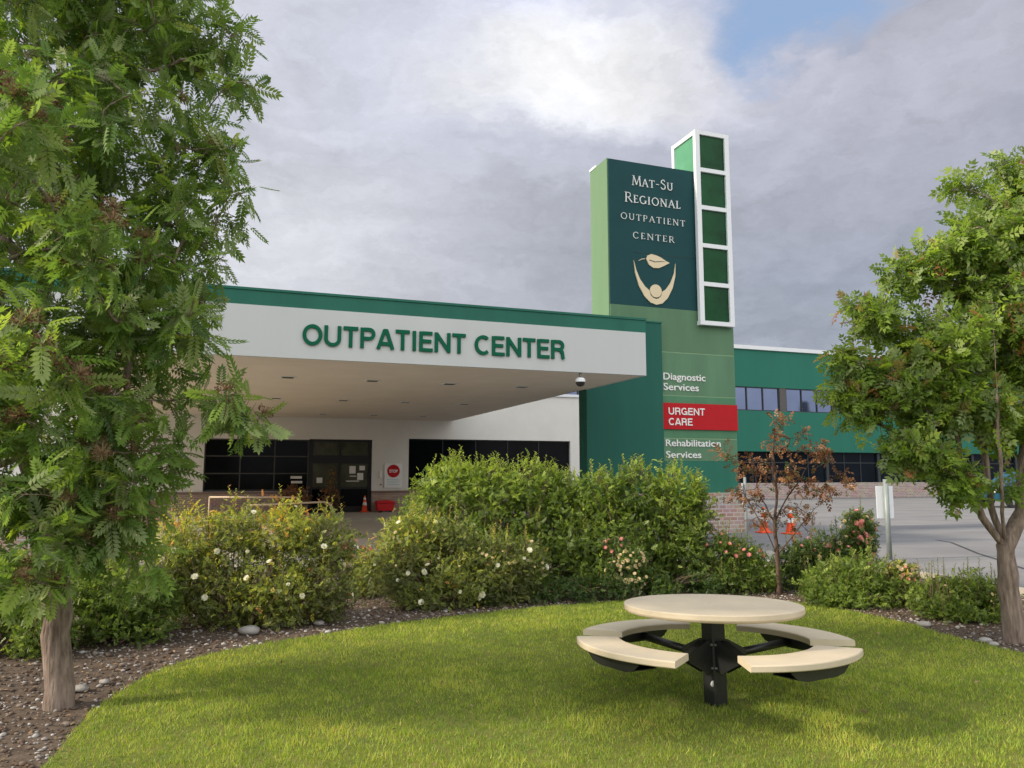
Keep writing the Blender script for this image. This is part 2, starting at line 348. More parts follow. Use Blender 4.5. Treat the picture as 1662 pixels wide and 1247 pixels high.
# kerb round the planting bed
kb = MB(); n = len(BED); inner = BED; cen = Vector((1.5, 3.5))
outl = [tuple(Vector(p)+(Vector(p)-cen).normalized()*.16) for p in BED]
for i in range(n):
    j = (i+1) % n
    a, b, c, d = inner[i], inner[j], outl[j], outl[i]
    kb.add([(a[0], a[1], .10), (b[0], b[1], .10), (c[0], c[1], .10), (d[0], d[1], .10), (c[0], c[1], 0), (d[0], d[1], 0), (a[0], a[1], .0), (b[0], b[1], .0)],
           [(3, 2, 1, 0), (2, 3, 5, 4), (0, 1, 7, 6)])
struct('kerb', kb, M['concrete'])
# entrance paving, its yellow kerb, the tar line on the parking
p = MB(); q = [W(-14, 26.6), W(8.3, 26.6), W(8.3, 30.85), W(-14, 30.85)]
p.slab([(v.x, v.y) for v in q], .0, .09); struct('entrance_pavement', p, M['concrete'])
p = MB(); q = [W(-14, 14.2), W(8.2, 14.2), W(8.2, 26.6), W(-14, 26.6)]
p.slab([(v.x, v.y) for v in q], .0, .006); struct('driveway', p, M['concrete'])
p = MB(); q = [W(-14, 20.6), W(-2.3, 20.6), W(-2.3, 20.85), W(-14, 20.85)]
p.slab([(v.x, v.y) for v in q], .006, .15); struct('yellow_kerb', p, M['yellow_paint'])
tp = [(7.6, 13.2), (8.6, 13.0), (9.3, 12.4), (10.2, 11.6), (11.4, 10.7), (13.4, 9.9)]
tb = MB()
gp = [ground_at(*q) for q in [(768, 443), (780, 445), (790, 449), (802, 454), (818, 459), (835, 465), (870, 476)]]
for a, b in zip(gp, gp[1:]):
    nn = Vector((-(b-a).y, (b-a).x, 0)).normalized()*.035
    tb.add([a-nn+Vector((0, 0, .004)), b-nn+Vector((0, 0, .004)), b+nn+Vector((0, 0, .004)), a+nn+Vector((0, 0, .004))], [(0, 1, 2, 3)])
struct('tar_line', tb, M['tar'])

# ------------------------------------------------------------ text
def text_mb(s, u0, u1, z0, z1, y, off=0.0, depth=.03, cap=None):
    cu = bpy.data.curves.new('t', 'FONT'); cu.body = s; cu.offset = off; cu.extrude = .01; cu.resolution_u = 4
    to = bpy.data.objects.new('t', cu); COL.objects.link(to)
    bpy.context.view_layer.update()
    me = to.evaluated_get(bpy.context.evaluated_depsgraph_get()).to_mesh()
    vs = [v.co.copy() for v in me.vertices]; fs = [tuple(f.vertices) for f in me.polygons]
    x0 = min(v.x for v in vs); x1 = max(v.x for v in vs)
    cb = 0.0; ct = cap if cap else max(v.y for v in vs)
    if not cap: cb = min(v.y for v in vs)
    kx = (u1-u0)/(x1-x0); kz = (z1-z0)/(ct-cb)
    b = MB(); b.add([(u0+(v.x-x0)*kx, y-(v.z/.01)*depth/2, z0+(v.y-cb)*kz) for v in vs], fs)
    bpy.data.objects.remove(to); bpy.data.curves.remove(cu); return b

# inscriptional serif capitals: list of strokes in a 1-high cell
TH, TN = .09, .042
def arc(cx, cz, rx, rz, a0, a1, n=14):
    return [(cx+rx*math.cos(R(a0+(a1-a0)*i/n)), cz+rz*math.sin(R(a0+(a1-a0)*i/n))) for i in range(n+1)]
SER = {
 'M': (1.0, [([(.12, 0), (.2, 1)], TN), ([(.2, 1), (.52, .08)], TH), ([(.52, .08), (.84, 1)], TN), ([(.84, 1), (.92, 0)], TH)], [(.12, 0), (.92, 0), (.18, 1), (.86, 1)]),
 'A': (.86, [([(.08, 0), (.42, 1)], TN), ([(.42, 1), (.78, 0)], TH), ([(.2, .36), (.64, .36)], TN)], [(.08, 0), (.78, 0)]),
 'T': (.76, [([(.38, 0), (.38, .97)], TH), ([(.04, .97), (.72, .97)], TN), ([(.04, .97), (.04, .84)], TN), ([(.72, .97), (.72, .84)], TN)], [(.38, 0)]),
 '-': (.42, [([(.06, .42), (.36, .42)], TN*1.4)], []),
 'S': (.6, [(arc(.3, .74, .2, .24, 25, 200)+arc(.29, .26, .23, .26, 60, -160), TH*.85)], []),
 'U': (.84, [([(.14, 1), (.14, .34)]+arc(.42, .32, .28, .32, 180, 360)+[(.7, .34), (.7, 1)], TH*.8)], [(.14, 1), (.7, 1)]),
 'R': (.76, [([(.16, 0), (.16, 1)], TH), ([(.16, .97), (.34, .97)]+arc(.36, .73, .23, .24, 90, -90)+[(.16, .49)], TN*1.4), ([(.36, .49), (.74, 0)], TH)], [(.16, 0), (.14, 1)]),
 'E': (.62, [([(.16, 0), (.16, 1)], TH), ([(.16, .97), (.54, .97), (.54, .86)], TN), ([(.16, .52), (.46, .52)], TN), ([(.16, .03), (.56, .03), (.58, .16)], TN)], [(.16, 0), (.16, 1)]),
 'G': (.9, [(arc(.46, .5, .38, .5, 50, 330), TH*.85), ([(.78, .4), (.78, .06)], TH)], [(.78, .4)]),
 'I': (.36, [([(.18, 0), (.18, 1)], TH)], [(.18, 0), (.18, 1)]),
 'O': (.96, [(arc(.48, .5, .4, .5, 0, 360, 24), TH*.8)], []),
 'N': (.92, [([(.14, 0), (.14, 1)], TN), ([(.14, 1), (.78, 0)], TH), ([(.78, 0), (.78, 1)], TN)], [(.14, 0), (.78, 1), (.1, 1)]),
 'L': (.6, [([(.16, 0), (.16, 1)], TH), ([(.16, .03), (.54, .03), (.56, .18)], TN)], [(.16, 0), (.16, 1)]),
 'P': (.68, [([(.16, 0), (.16, 1)], TH), ([(.16, .97), (.34, .97)]+arc(.36, .71, .24, .26, 90, -90)+[(.16, .45)], TN*1.4)], [(.16, 0), (.14, 1)]),
 'C': (.84, [(arc(.46, .5, .38, .5, 42, 318), TH*.8)], []),
}
SANS = {
 'O': (1.0, [(arc(.5, .5, .41, .425, 0, 360, 28), 1)]),
 'C': (.92, [(arc(.5, .5, .40, .425, 48, 312, 22), 0)]),
 'G': (.98, [(arc(.5, .5, .40, .425, 48, 300, 22)+[(.80, .12), (.865, .45)], 0), ([(.52, .45), (.93, .45)], 0), ([(.865, .47), (.865, .0)], 0)]),
 'U': (.92, [([(.12, 1), (.12, .38)]+arc(.46, .36, .34, .285, 180, 360, 14)+[(.80, .38), (.80, 1)], 0)]),
 'T': (.80, [([(.40, 0), (.40, .86)], 0), ([(.02, .925), (.78, .925)], 0)]),
 'P': (.84, [([(.13, 0), (.13, 1)], 0), ([(.20, .925), (.48, .925)]+arc(.50, .70, .23, .225, 90, -90, 12)+[(.20, .475)], 0)]),
 'R': (.90, [([(.13, 0), (.13, 1)], 0), ([(.20, .925), (.50, .925)]+arc(.52, .715, .23, .21, 90, -90, 12)+[(.20, .505)], 0), ([(.55, .49), (.70, .40), (.74, .26), (.76, .08), (.80, 0)], 0)]),
 'A': (.92, [([(.07, 0), (.42, .96)], 0), ([(.50, .96), (.85, 0)], 0), ([(.36, .95), (.56, .95)], .10), ([(.22, .27), (.70, .27)], 0)]),
 'I': (.34, [([(.17, 0), (.17, 1)], 0)]),
 'E': (.80, [([(.13, 0), (.13, 1)], 0), ([(.20, .925), (.76, .925)], 0), ([(.20, .52), (.70, .52)], 0), ([(.20, .075), (.78, .075)], 0)]),
 'N': (.94, [([(.12, 0), (.12, 1)], 0), ([(.14, .92), (.80, .08)], 0), ([(.82, 0), (.82, 1)], 0)]),
 ' ': (.36, []),
}
def sans_mb(word, u0, u1, z0, h, y, depth=.035, th=.172, gap=.07):
    x = 0; items = []
    for ch in word: items.append((ch, x)); x += SANS[ch][0]+gap
    kx = (u1-u0)/(x-gap); b = MB()
    for ch, x0 in items:
        for lay, (pts, fl) in enumerate(SANS[ch][1]):
            closed = fl == 1; w = fl if 0 < fl < 1 else th
            P = [Vector(((x0+a)*kx, c*h)) for a, c in pts]
            if closed: P = P[:-1]
            n = len(P); L_, R_ = [], []
            for i in range(n):
                d0 = (P[i]-P[i-1]) if (i > 0 or closed) else P[1]-P[0]
                d1 = (P[(i+1) % n]-P[i]) if (i < n-1 or closed) else P[-1]-P[-2]
                d0, d1 = d0.normalized(), d1.normalized(); t = (d0+d1).normalized(); nn = Vector((-t.y, t.x))*(w*h/2/max(.5, t.dot(d0)))
                L_.append(P[i]+nn); R_.append(P[i]-nn)
            yf = y-depth-lay*.0015; vs = []
            for q in L_: vs += [(u0+q.x, yf, z0+q.y), (u0+q.x, y, z0+q.y)]
            for q in R_: vs += [(u0+q.x, yf, z0+q.y), (u0+q.x, y, z0+q.y)]
            o = 2*n; fs = []
            for i in range(n if closed else n-1):
                j = (i+1) % n
                fs += [(2*i, o+2*i, o+2*j, 2*j), (2*i, 2*j, 2*j+1, 2*i+1), (o+2*i, o+2*i+1, o+2*j+1, o+2*j)]
            if not closed: fs += [(0, 1, o+1, o), (2*n-2, o+2*n-2, o+2*n-1, 2*n-1)]
            b.add(vs, fs)
    return b
def serif_mb(word, u0, u1, z0, h, y, small=.8, gap=.10):
    """word: first letter of each part large, the rest small capitals"""
    x = 0; items = []; big = True
    for ch in word:
        k = 1.0 if (big and small < 1) else small if small < 1 else 1.0
        if ch == '-': k = 1.0
        items.append((ch, x, k)); x += SER[ch][0]*k+gap; big = ch == '-'
    tot = x-gap; kx = (u1-u0)/tot; b = MB()
    def bar(p, q, w, lay):
        p, q = Vector(p), Vector(q); d = q-p
        if d.length < 1e-6: return
        d.normalize(); nn = Vector((-d.y, d.x))*w/2; p2 = p-d*w*.2; q2 = q+d*w*.2
        yy = y-.02-lay*.0011
        c = [p2-nn, q2-nn, q2+nn, p2+nn]
        b.add([(u0+v.x*kx, yy, z0+v.y*h) for v in c]+[(u0+v.x*kx, y+.002, z0+v.y*h) for v in c],
              [(0, 1, 2, 3), (0, 4, 5, 1), (1, 5, 6, 2), (2, 6, 7, 3), (3, 7, 4, 0)])
    for ch, x0, k in items:
        lay = 0
        for pts, w in SER[ch][1]:
            P = [(x0+a*k, c*k) for a, c in pts]
            for p, q in zip(P, P[1:]): lay += 1; bar(p, q, w, lay % 9)
        for a, c in SER[ch][2]:
            lay += 1; bar((x0+a*k-.11, c*k*.985), (x0+a*k+.11, c*k*.985), TN*.8, lay % 9)
    return b

# ------------------------------------------------------------ sign tower
O_T = W(9.45, 18.1); oT = (9.45, 18.1, 0)
tower = thing('sign_tower', 'tall green sign tower with a white framed glass column and the urgent care panel', 'sign tower', O_T, YAW)
def tb_(): return MB(oT)
VF = 18.1; VB = 19.15; UL, UR = 9.45, 13.42
def band(name, z0, z1, m): return tb_().box(UL, UR, VF, VB, z0, z1).build(name, m, tower)
tb_().box(UL, UR, VF, VB, 6.24, 10.38).build('upper_panel', M['teal'], tower)
tb_().box(UL, UR, VF, VB, 5.015, 6.237).build('wall_band', M['olive_a'], tower)
tb_().box(UL, UR, VF, VB, 3.80, 4.985).build('wall_band', M['olive_b'], tower)
tb_().box(UL, UR, VF, VB, 2.61, 3.77).build('wall_band', M['olive_c'], tower)
tb_().box(UL, UR, VF, VB, 1.98, 2.58).build('wall_band', M['olive_b'], tower)
tb_().box(UL, UR, VF, VB, 1.10, 1.977).build('lower_wall', M['base_green'], tower)
j = tb_()
for z in (5.0, 3.785, 2.595): j.box(UL+.004, UR-.004, VF+.006, VB-.006, z-.016, z+.016)
j.build('joint_trim', M['joint'], tower)
tb_().box(10.2, 13.402, VF-.004, VF, 7.752, 7.76).build('panel_seam', M['black_frame'], tower)
tb_().box(UL-.035, UL-.002, VF+.03, VB+.03, 3.9, 10.40).build('side_panel', M['side_green'], tower)
tb_().box(UL-.05, UR-.0, VB-.35, VB+.06, 10.384, 10.45).build('coping', M['frame_white'], tower)
tb_().box(8.95, 13.52, 17.93, 19.3, 0, 1.097).build('brick_base', M['brick_light'], tower)
# the darker pier that the canopy meets
tb_().box(8.62, 10.93, 17.94, 18.095, 1.10, 5.76).build('pier_face', M['pier_green'], tower)
tb_().box(8.62, 9.40, 18.098, 18.42, 1.10, 5.70).build('pier_return', M['pier_green'], tower)
tb_().box(8.60, 10.95, 17.92, 18.10, 5.763, 5.80).build('pier_cap', M['deep_green'], tower)
# red panel and lettering
tb_().box(10.96, UR+.01, VF-.05, VF-.001, 2.845, 3.57).build('red_panel', M['sign_red'], tower)
def lettering(mb, m, parent, label=None):
    o = mb.build('lettering', m, parent)
    if label: o['label'] = label
    return o
CAPH = .73
def off(mb, o): mb.v = [tuple(Vector(v)-Vector(o)) for v in mb.v]; return mb
for s, u0, u1, z0, z1, o_ in [('Diagnostic', 11.04, 12.41, 4.22, 4.42, .012), ('Services', 11.04, 12.18, 3.93, 4.13, .012), ('Rehabilitation', 11.07, 12.85, 2.38, 2.57, .012), ('Services', 11.07, 12.20, 2.06, 2.25, .012)]:
    lettering(off(text_mb(s, u0, u1, z0, z1, VF-.012, o_, .02, CAPH), oT), M['sign_white'], tower, 'white lettering reading '+s)
for s, u0, u1, z0, z1 in [('URGENT', 11.15, 12.33, 3.245, 3.44), ('CARE', 11.15, 11.92, 2.955, 3.15)]:
    lettering(off(sans_mb(s, u0, u1, z0, z1-z0, VF-.0505, .015), oT), M['sign_white'], tower, 'bold white lettering reading '+s)
for s, u0, u1, z0, h, sm in [('MAT-SU', 10.17, 11.50, 9.70, .28, .78), ('REGIONAL', 9.93, 11.74, 9.19, .28, .78), ('OUTPATIENT', 9.80, 11.88, 8.68, .175, 1), ('CENTER', 10.17, 11.50, 8.16, .175, 1)]:
    lettering(off(serif_mb(s, u0, u1, z0, h, VF-.002, sm, .12 if sm < 1 else .26), oT), M['sign_white'], tower, 'white serif lettering reading '+s)
# emblem: cupped crescent, disc, leaf
ec = (10.86, 7.0)
outer = [(10.18, 7.52), (10.22, 7.15), (10.33, 6.80), (10.50, 6.52), (10.68, 6.36), (10.87, 6.31), (11.06, 6.36), (11.24, 6.53), (11.40, 6.82), (11.50, 7.18), (11.52, 7.55)]
innr = [(11.46, 7.25), (11.34, 6.97), (11.18, 6.77), (11.07, 6.70), (11.03, 6.58), (10.95, 6.50), (10.86, 6.475), (10.77, 6.50), (10.69, 6.57), (10.655, 6.70), (10.52, 6.80), (10.36, 7.0), (10.25, 7.25)]
em = tb_().prism(outer+innr, VF-.035, VF-.001).build('emblem', M['emblem_cream'], tower)
d = tb_(); d.prism([(10.86+.185*math.cos(2*math.pi*i/28), 6.70+.185*math.sin(2*math.pi*i/28)) for i in range(28)], VF-.04, VF-.001); d.build('emblem_disc', M['emblem_cream'], em, xf=Matrix())
lf = [(10.58, 7.60), (10.66, 7.44), (10.80, 7.36), (10.98, 7.37), (11.15, 7.45), (11.33, 7.55), (11.2, 7.60), (11.05, 7.68), (10.90, 7.73), (10.74, 7.75), (10.62, 7.70)]
tb_().prism(lf, VF-.03, VF-.001).build('emblem_leaf', M['emblem_cream'], em)
v = tb_(); v.prism([(10.66, 7.565), (10.84, 7.525), (11.04, 7.555), (11.22, 7.575), (11.04, 7.575), (10.86, 7.545), (10.68, 7.585)], VF-.034, VF-.03); v.build('emblem_vein', M['teal'], em)
tb_().tube([(10.34, VF-.01, 7.52), (10.44, VF-.01, 7.58), (10.55, VF-.01, 7.60)], .012, 6).build('emblem_stalk', M['emblem_cream'], em)
# white framed column
CU0, CU1, CV0, CV1, CZ0, CZ1 = 12.20, 13.36, 17.93, 19.20, 5.82, 11.60
colf = tb_(); tk = .12
zs = [CZ0+tk+(CZ1-CZ0-tk)*i/5 for i in range(6)]
for (a, b) in ((CU0, CU0+.15), (CU1-.15, CU1)):
    colf.box(a, b, CV0, CV0+.12, CZ0, CZ1)
    colf.box(a, b, CV1-.12, CV1, CZ0, CZ1)
for z in [CZ0+tk]+zs[1:]: colf.box(CU0+.15, CU1-.15, CV0+.003, CV0+.117, z-tk, z)
for z in (CZ0+tk, CZ1): 
    for (a, b) in ((CU0+.003, CU0+.147), (CU1-.147, CU1-.003)): colf.box(a, b, CV0+.12, CV1-.12, z-tk, z-.002)
colf.box(CU0+.15, CU1-.15, CV0+.117, CV1-.12, CZ1-.05, CZ1-.01)
cf = colf.build('column_frame', M['frame_white'], tower)
for i in range(5):
    z0 = zs[i]+ (0 if i else 0); tb_().box(CU0+.15, CU1-.15, CV0+.06, CV0+.09, z0+.001, zs[i+1]-tk-.001).build('column_pane', M['panel_glass'], cf)
tb_().box(CU0+.05, CU0+.08, CV0+.12, CV1-.12, CZ0+tk, CZ1-tk).build('column_pane', M['side_glass'], cf)
tb_().box(CU1-.08, CU1-.05, CV0+.12, CV1-.12, CZ0+tk, CZ1-tk).build('column_pane', M['side_glass'], cf)
tb_().box(CU0+.15, CU1-.15, CV1-.08, CV1-.05, CZ0+tk, CZ1-.06).build('column_pane', M['side_glass'], cf)

# ------------------------------------------------------------ entrance canopy
oC = (0, 14.8, 0); CF = 14.8
can = thing('entrance_canopy', 'deep flat entrance canopy with green roof edge and white OUTPATIENT CENTER fascia', 'canopy', W(0, 14.8), YAW)
cb_ = lambda: MB(oC)
cb_().box(-5.2, 8.58, CF+.10, 30.84, 3.90, 5.02).build('roof_box', M['deep_green'], can)
cb_().box(-5.25, 8.62, CF+.02, CF+.099, 4.80, 5.08).build('parapet_trim', M['deep_green'], can)
cb_().box(-5.25, 8.63, CF+.0, CF+.16, 5.083, 5.13).build('parapet_cap', M['deep_green'], can)
fa = cb_().box(-5.22, 8.60, CF, CF+.098, 3.82, 4.797).build('fascia', M['white_panel'], can)
cb_().box(-5.2, 8.57, CF+.10, 30.82, 3.83, 3.897).build('soffit', M['soffit'], can)
cb_().box(8.585, 8.61, CF+.10, 17.9, 3.82, 4.797).build('fascia_return', M['white_panel'], can)
cb_().box(-5.23, -5.205, CF+.10, 30.8, 3.82, 4.797).build('fascia_return', M['white_panel'], can)
lt = off(sans_mb('OUTPATIENT CENTER', 1.11, 6.60, 4.085, .405, CF-.001), oC)
lt.build('lettering', M['letter_green'], fa)
for v_ in (17.9, 23.1, 28.7):
    for u_ in (-2.7, -.85, 1.05, 2.98, 4.88, 6.78):
        if v_ > 28 and u_ > 6.9: continue
        l = cb_(); l.box(u_-.17, u_+.17, v_-.17, v_+.17, 3.815, 3.829)
        o = l.build('downlight', M['frame_white'], can)
        l = cb_(); l.box(u_-.125, u_+.125, v_-.125, v_+.125, 3.810, 3.8145); l.build('lens', M['camera_dark'], o)
# brick-footed support behind the left tree
pc = cb_(); pc.box(-3.9, -3.2, 15.2, 15.9, 1.25, 3.83); pc.build('support', M['white_wall'], can)
pc = cb_(); pc.box(-4.0, -3.1, 15.1, 16.0, 0, 1.247); pc.build('support_base', M['brick'], can)

# security camera under the canopy
sp_ = at(476, 307.5, 16.4)
scam = thing('security_camera', 'small dome security camera hanging under the right end of the canopy', 'camera', (sp_.x, sp_.y, 3.82), YAW)
MB().tube([(0, 0, 0), (0, 0, -.10)], .03, 10).build('mount', M['grey_metal'], scam)
MB().lathe([(.0, -.10), (.08, -.11), (.11, -.15), (.11, -.20)]).build('housing', M['frame_white'], scam)
MB().lathe([(.10, -.20), (.095, -.25), (.06, -.29), (.0, -.305)]).build('dome', M['camera_dark'], scam)

# ------------------------------------------------------------ one-storey clinic
oB = (0, 30.87, 0); VW = 30.87
cl = thing('clinic_building', 'low white walled entrance building with brick base and black windows behind the canopy', 'building', W(0, 30.87), YAW)
bb = lambda: MB(oB)
wall = bb()
openings = [(-1.12, 2.72, .96, 2.95), (2.72, 5.20, 0.09, 2.98), (6.70, 14.0, .96, 3.05)]
us = -16.0
for (a, b_, z0, z1) in openings:
    if a > us: wall.box(us, a, VW, VW+.3, .93, 5.02)
    wall.box(a, b_, VW, VW+.3, z1, 5.02)
    us = b_
wall.box(us, 17.5, VW, VW+.3, .93, 5.02)
wall.box(-16, 17.5, VW+.3, VW+8, .93, 5.0)
wall.build('wall', M['white_wall'], cl)
bw = bb().box(-16, 2.715, VW-.05, VW+.25, 0, .86).box(5.205, 17.5, VW-.05, VW+.25, 0, .86); bw.build('brick_base', M['brick'], cl)
bb().box(-16, 2.712, VW-.09, VW+.27, .862, .928).box(5.208, 17.5, VW-.09, VW+.27, .862, .928).build('ledge', M['sill'], cl)
bb().box(-16.05, 17.55, VW-.07, VW+.32, 5.022, 5.14).build('coping', M['frame_white'], cl)
def window(u0, u1, z0, z1, nu, nz, parent, B, V, glass, frame, fw=.05, name='window', rec=.12):
    f = B()
    f.box(u0, u1, V+rec, V+rec+.06, z0, z0+fw).box(u0, u1, V+rec, V+rec+.06, z1-fw, z1)
    for i in range(nu+1):
        c = u0+fw/2+(u1-u0-fw)*i/nu; f.box(c-fw/2, c+fw/2, V+rec+.002, V+rec+.058, z0+fw, z1-fw)
    for k in range(1, nz):
        c = z0+(z1-z0)*k/nz
        for i in range(nu):
            a = u0+fw+(u1-u0-fw)*i/nu; b_ = u0+(u1-u0-fw)*(i+1)/nu
            f.box(a, b_, V+rec+.003, V+rec+.05, c-fw/2, c+fw/2)
    o = f.build(name, frame, parent)
    B().box(u0+fw/2, u1-fw/2, V+rec+.03, V+rec+.045, z0+fw/2, z1-fw/2).build('pane', glass, o)
    return o
M['bar_grey'] = mat('bar_grey', (.05, .05, .05), .5, .1)
w1 = window(-1.12, 2.72, .96, 2.95, 3, 3, cl, bb, VW, M['dark_glass'], M['bar_grey'])
bb().box(2.05, 2.48, VW+.135, VW+.148, 1.42, 1.52).box(2.08, 2.50, VW+.135, VW+.148, 1.24, 1.33).build('notice', M['paper'], w1)
w2 = window(6.70, 14.0, .96, 3.05, 5, 1, cl, bb, VW, M['dark_glass'], M['black_frame'])
dr = bb()
dr.box(2.72, 5.20, VW+.10, VW+.22, 2.88, 2.98).box(2.72, 5.20, VW+.10, VW+.22, 2.02, 2.34)
for a, b_ in ((2.72, 2.88), (3.88, 3.98), (5.06, 5.20)): dr.box(a, b_, VW+.102, VW+.218, .10, 2.02); dr.box(a, b_, VW+.102, VW+.218, 2.34, 2.88)
for a, b_ in ((2.88, 3.88), (3.98, 5.06)): dr.box(a, b_, VW+.12, VW+.20, .10, .32); dr.box(a, b_, VW+.12, VW+.20, 1.0, 1.08)
de = dr.build('entrance_door', M['black_frame'], cl)
for a, b_ in ((2.88, 3.88), (3.98, 5.06)):
    for z0, z1 in ((.32, 1.0), (1.08, 2.02), (2.34, 2.88)):
        bb().box(a, b_, VW+.15, VW+.165, z0, z1).build('pane', M['door_glass'] if z0 > 1 else M['dark_glass'], de)
for a, b_, z0, z1 in ((4.32, 4.57, 1.62, 1.92), (4.72, 4.94, 1.75, 1.93), (4.64, 4.88, 1.36, 1.64), (4.2, 4.72, 1.30, 1.335), (4.34, 4.60, 1.50, 1.53), (3.05, 3.27, 1.25, 1.46)):
    bb().box(a, b_, VW+.140, VW+.149, z0, z1).build('notice', M['paper'], de)
# stop notice board on the wall
sg = thing('stop_notice', 'white board with a red stop disc on the wall right of the door', 'sign', W(6.07, 30.80, 1.05), YAW)
oS = (6.07, 30.80, 1.05)
MB(oS).box(5.71, 6.43, 30.815, 30.865, 1.05, 2.03).build('board', M['sign_white'], sg)
dsc = MB(oS).prism([(6.07+.26*math.cos(2*math.pi*i/24), 1.72+.26*math.sin(2*math.pi*i/24)) for i in range(24)], 30.806, 30.814).build('disc', M['sign_red'], sg)
off(text_mb('STOP', 5.90, 6.24, 1.66, 1.78, 30.800, .03, .006, CAPH), oS).build('lettering', M['sign_white'], dsc)
M['pale_blue'] = mat('pale_blue', (.45, .62, .66), .6, .05)
ln = MB(oS)
for i in range(4): ln.box(5.80, 6.34-.06*(i % 2), 30.809, 30.814, 1.16+.07*i, 1.185+.07*i)
ln.build('small_print', M['pale_blue'], sg)
ib = thing('intercom', 'small white intercom box on the wall beside the stop notice', 'intercom', W(5.56, 30.82, 1.45), YAW)
MB().box(-.05, .05, 0, .05, 0, .26).build('case', M['sign_white'], ib, .005)
MB().lathe([(.0, 0), (.028, .004), (.03, .02)], (0, 0, 0), 12).build('button', M['camera_dark'], ib, xf=Matrix.Translation((0, -.0, -.28)) @ Matrix.Rotation(R(90), 4, 'X'))
# red bin
rb = thing('red_bin', 'red plastic sand bin on the pavement against the brick base', 'bin', W(5.68, 30.45, .09), YAW)
MB().prism([(-.30, .06), (.30, .06), (.36, .36), (-.36, .36)], -.22, .22).build('tub', M['red_plastic'], rb, .02)
MB().prism([(-.38, .362), (.38, .362), (.34, .44), (.05, .48), (-.34, .44)], -.25, .25).build('lid', M['red_plastic'], rb, .015)
for sx in (-.2, .2): MB().box(sx-.05, sx+.05, -.15, .15, 0, .058).build('foot', M['camera_dark'], rb)

# cones
def cone_thing(label, loc, k=1.0, rz=0):
    t = thing('traffic_cone', label, 'traffic cone', loc, rz, 'orange traffic cones'); t.scale = (k, k, k)
    MB().box(-.19, .19, -.19, .19, 0, .035).build('base', M['cone_orange'], t, .012)
    MB().lathe([(.145, .035), (.13, .06), (.095, .30), (.0775, .42), (.058, .55), (.03, .71), (.022, .72), (.0, .72)], n=24).build('body', M['cone_orange'], t)
    MB().lathe([(.0975, .305), (.0795, .425)], n=24).build('collar', M['sign_white'], t)
    MB().lathe([(.060, .555), (.046, .64)], n=24).build('collar', M['sign_white'], t)
    return t
gc = ground_at(627, 437); cone_thing('upright orange traffic cone on the asphalt just right of the brick sign base', (gc.x, gc.y, 0), .98, .2)
gc = ground_at(649, 438); cone_thing('orange traffic cone half hidden behind the rust coloured sapling', (gc.x, gc.y, 0), 1.0, .5)
c3 = cone_thing('small traffic cone standing inside the dark glass door', W(4.93, 30.80, .09), .9, .2)

# hand rails
def rail(label, pts, posts):
    t = thing('handrail', label, 'handrail', pts[0], 0, 'tubular handrails by the entrance'); o = Vector(pts[0])
    MB(o).tube(pts, .03, 10).build('rail', M['rail'], t)
    for p_ in posts: MB(o).tube([(p_[0], p_[1], 0.0), p_], .028, 10).build('post', M['rail'], t)
def arcpts(A, B, r=.25):
    A, B = Vector(A), Vector(B); d = (B-A).normalized(); out = [A]
    for i in range(0, 7):
        a = R(90)*i/6; out.append(B - d*r + d*r*math.sin(a) + Vector((0, 0, -r+r*math.cos(a))))
    return [tuple(p) for p in out]
A = at(172, 407.8, 26); B = at(247, 407.8, 26); rp = arcpts(A, B); rail('longer pale tubular handrail in front of the left window', rp+[(rp[-1][0], rp[-1][1], .09)], [A])
A = at(203, 414.5, 24); B = at(273, 411.5, 24); rp = arcpts(A, B, .3); rail('lower pale tubular handrail ending by the door shrub', rp+[(rp[-1][0], rp[-1][1], .09)], [A])
# low brick planter wall at the left of the driveway
pw = thing('planter_wall', 'low brick planter wall left of the entrance behind the leafy tree', 'wall', W(-3.4, 23.6), YAW)
MB((-3.4, 23.6, 0)).box(-7.8, -1.6, 23.4, 23.8, 0, .80).build('brickwork', M['brick'], pw)
MB((-3.4, 23.6, 0)).box(-7.85, -1.55, 23.35, 23.85, .803, .88).build('cap', M['sill'], pw)

# ------------------------------------------------------------ two-storey wing
oW = (30, 40, 0); VG = 40.0
wg = thing('office_wing', 'long two storey green wing with a strip of sky reflecting windows beyond the sign tower', 'building', W(30, 40), YAW)
wb = lambda: MB(oW)
WL, WR = 6.0, 62.0
wb().box(WL, WR, VG, VG+9, 7.13, 9.55).build('upper_wall', M['wing_green'], wg)
wb().box(WL, WR, VG, VG+9, 3.0, 5.60).build('middle_wall', M['wing_green'], wg)
wb().box(WL+.1, WR-.1, VG+.3, VG+8.9, 5.60, 7.13).box(WL+.1, WR-.1, VG+.5, VG+8.9, 1.0, 3.0).build('inner_core', M['black_frame'], wg)
wb().box(WL-.1, WR+.1, VG-.12, VG+9.1, 9.553, 9.80).build('coping', M['frame_white'], wg)
wb().box(WL, WR, VG-.06, VG+9, 0, 1.0).build('brick_base', M['brick_light'], wg)
k = 22.5-10.6
pil = []
while k < WR-1: pil.append(k); k += 10.6
ed = [WL]+pil+[WR]
for i, u_ in enumerate(pil): wb().box(u_, u_+.5, VG+.02, VG+.29, 5.603, 7.127).build('pier', M['pilaster'], wg)
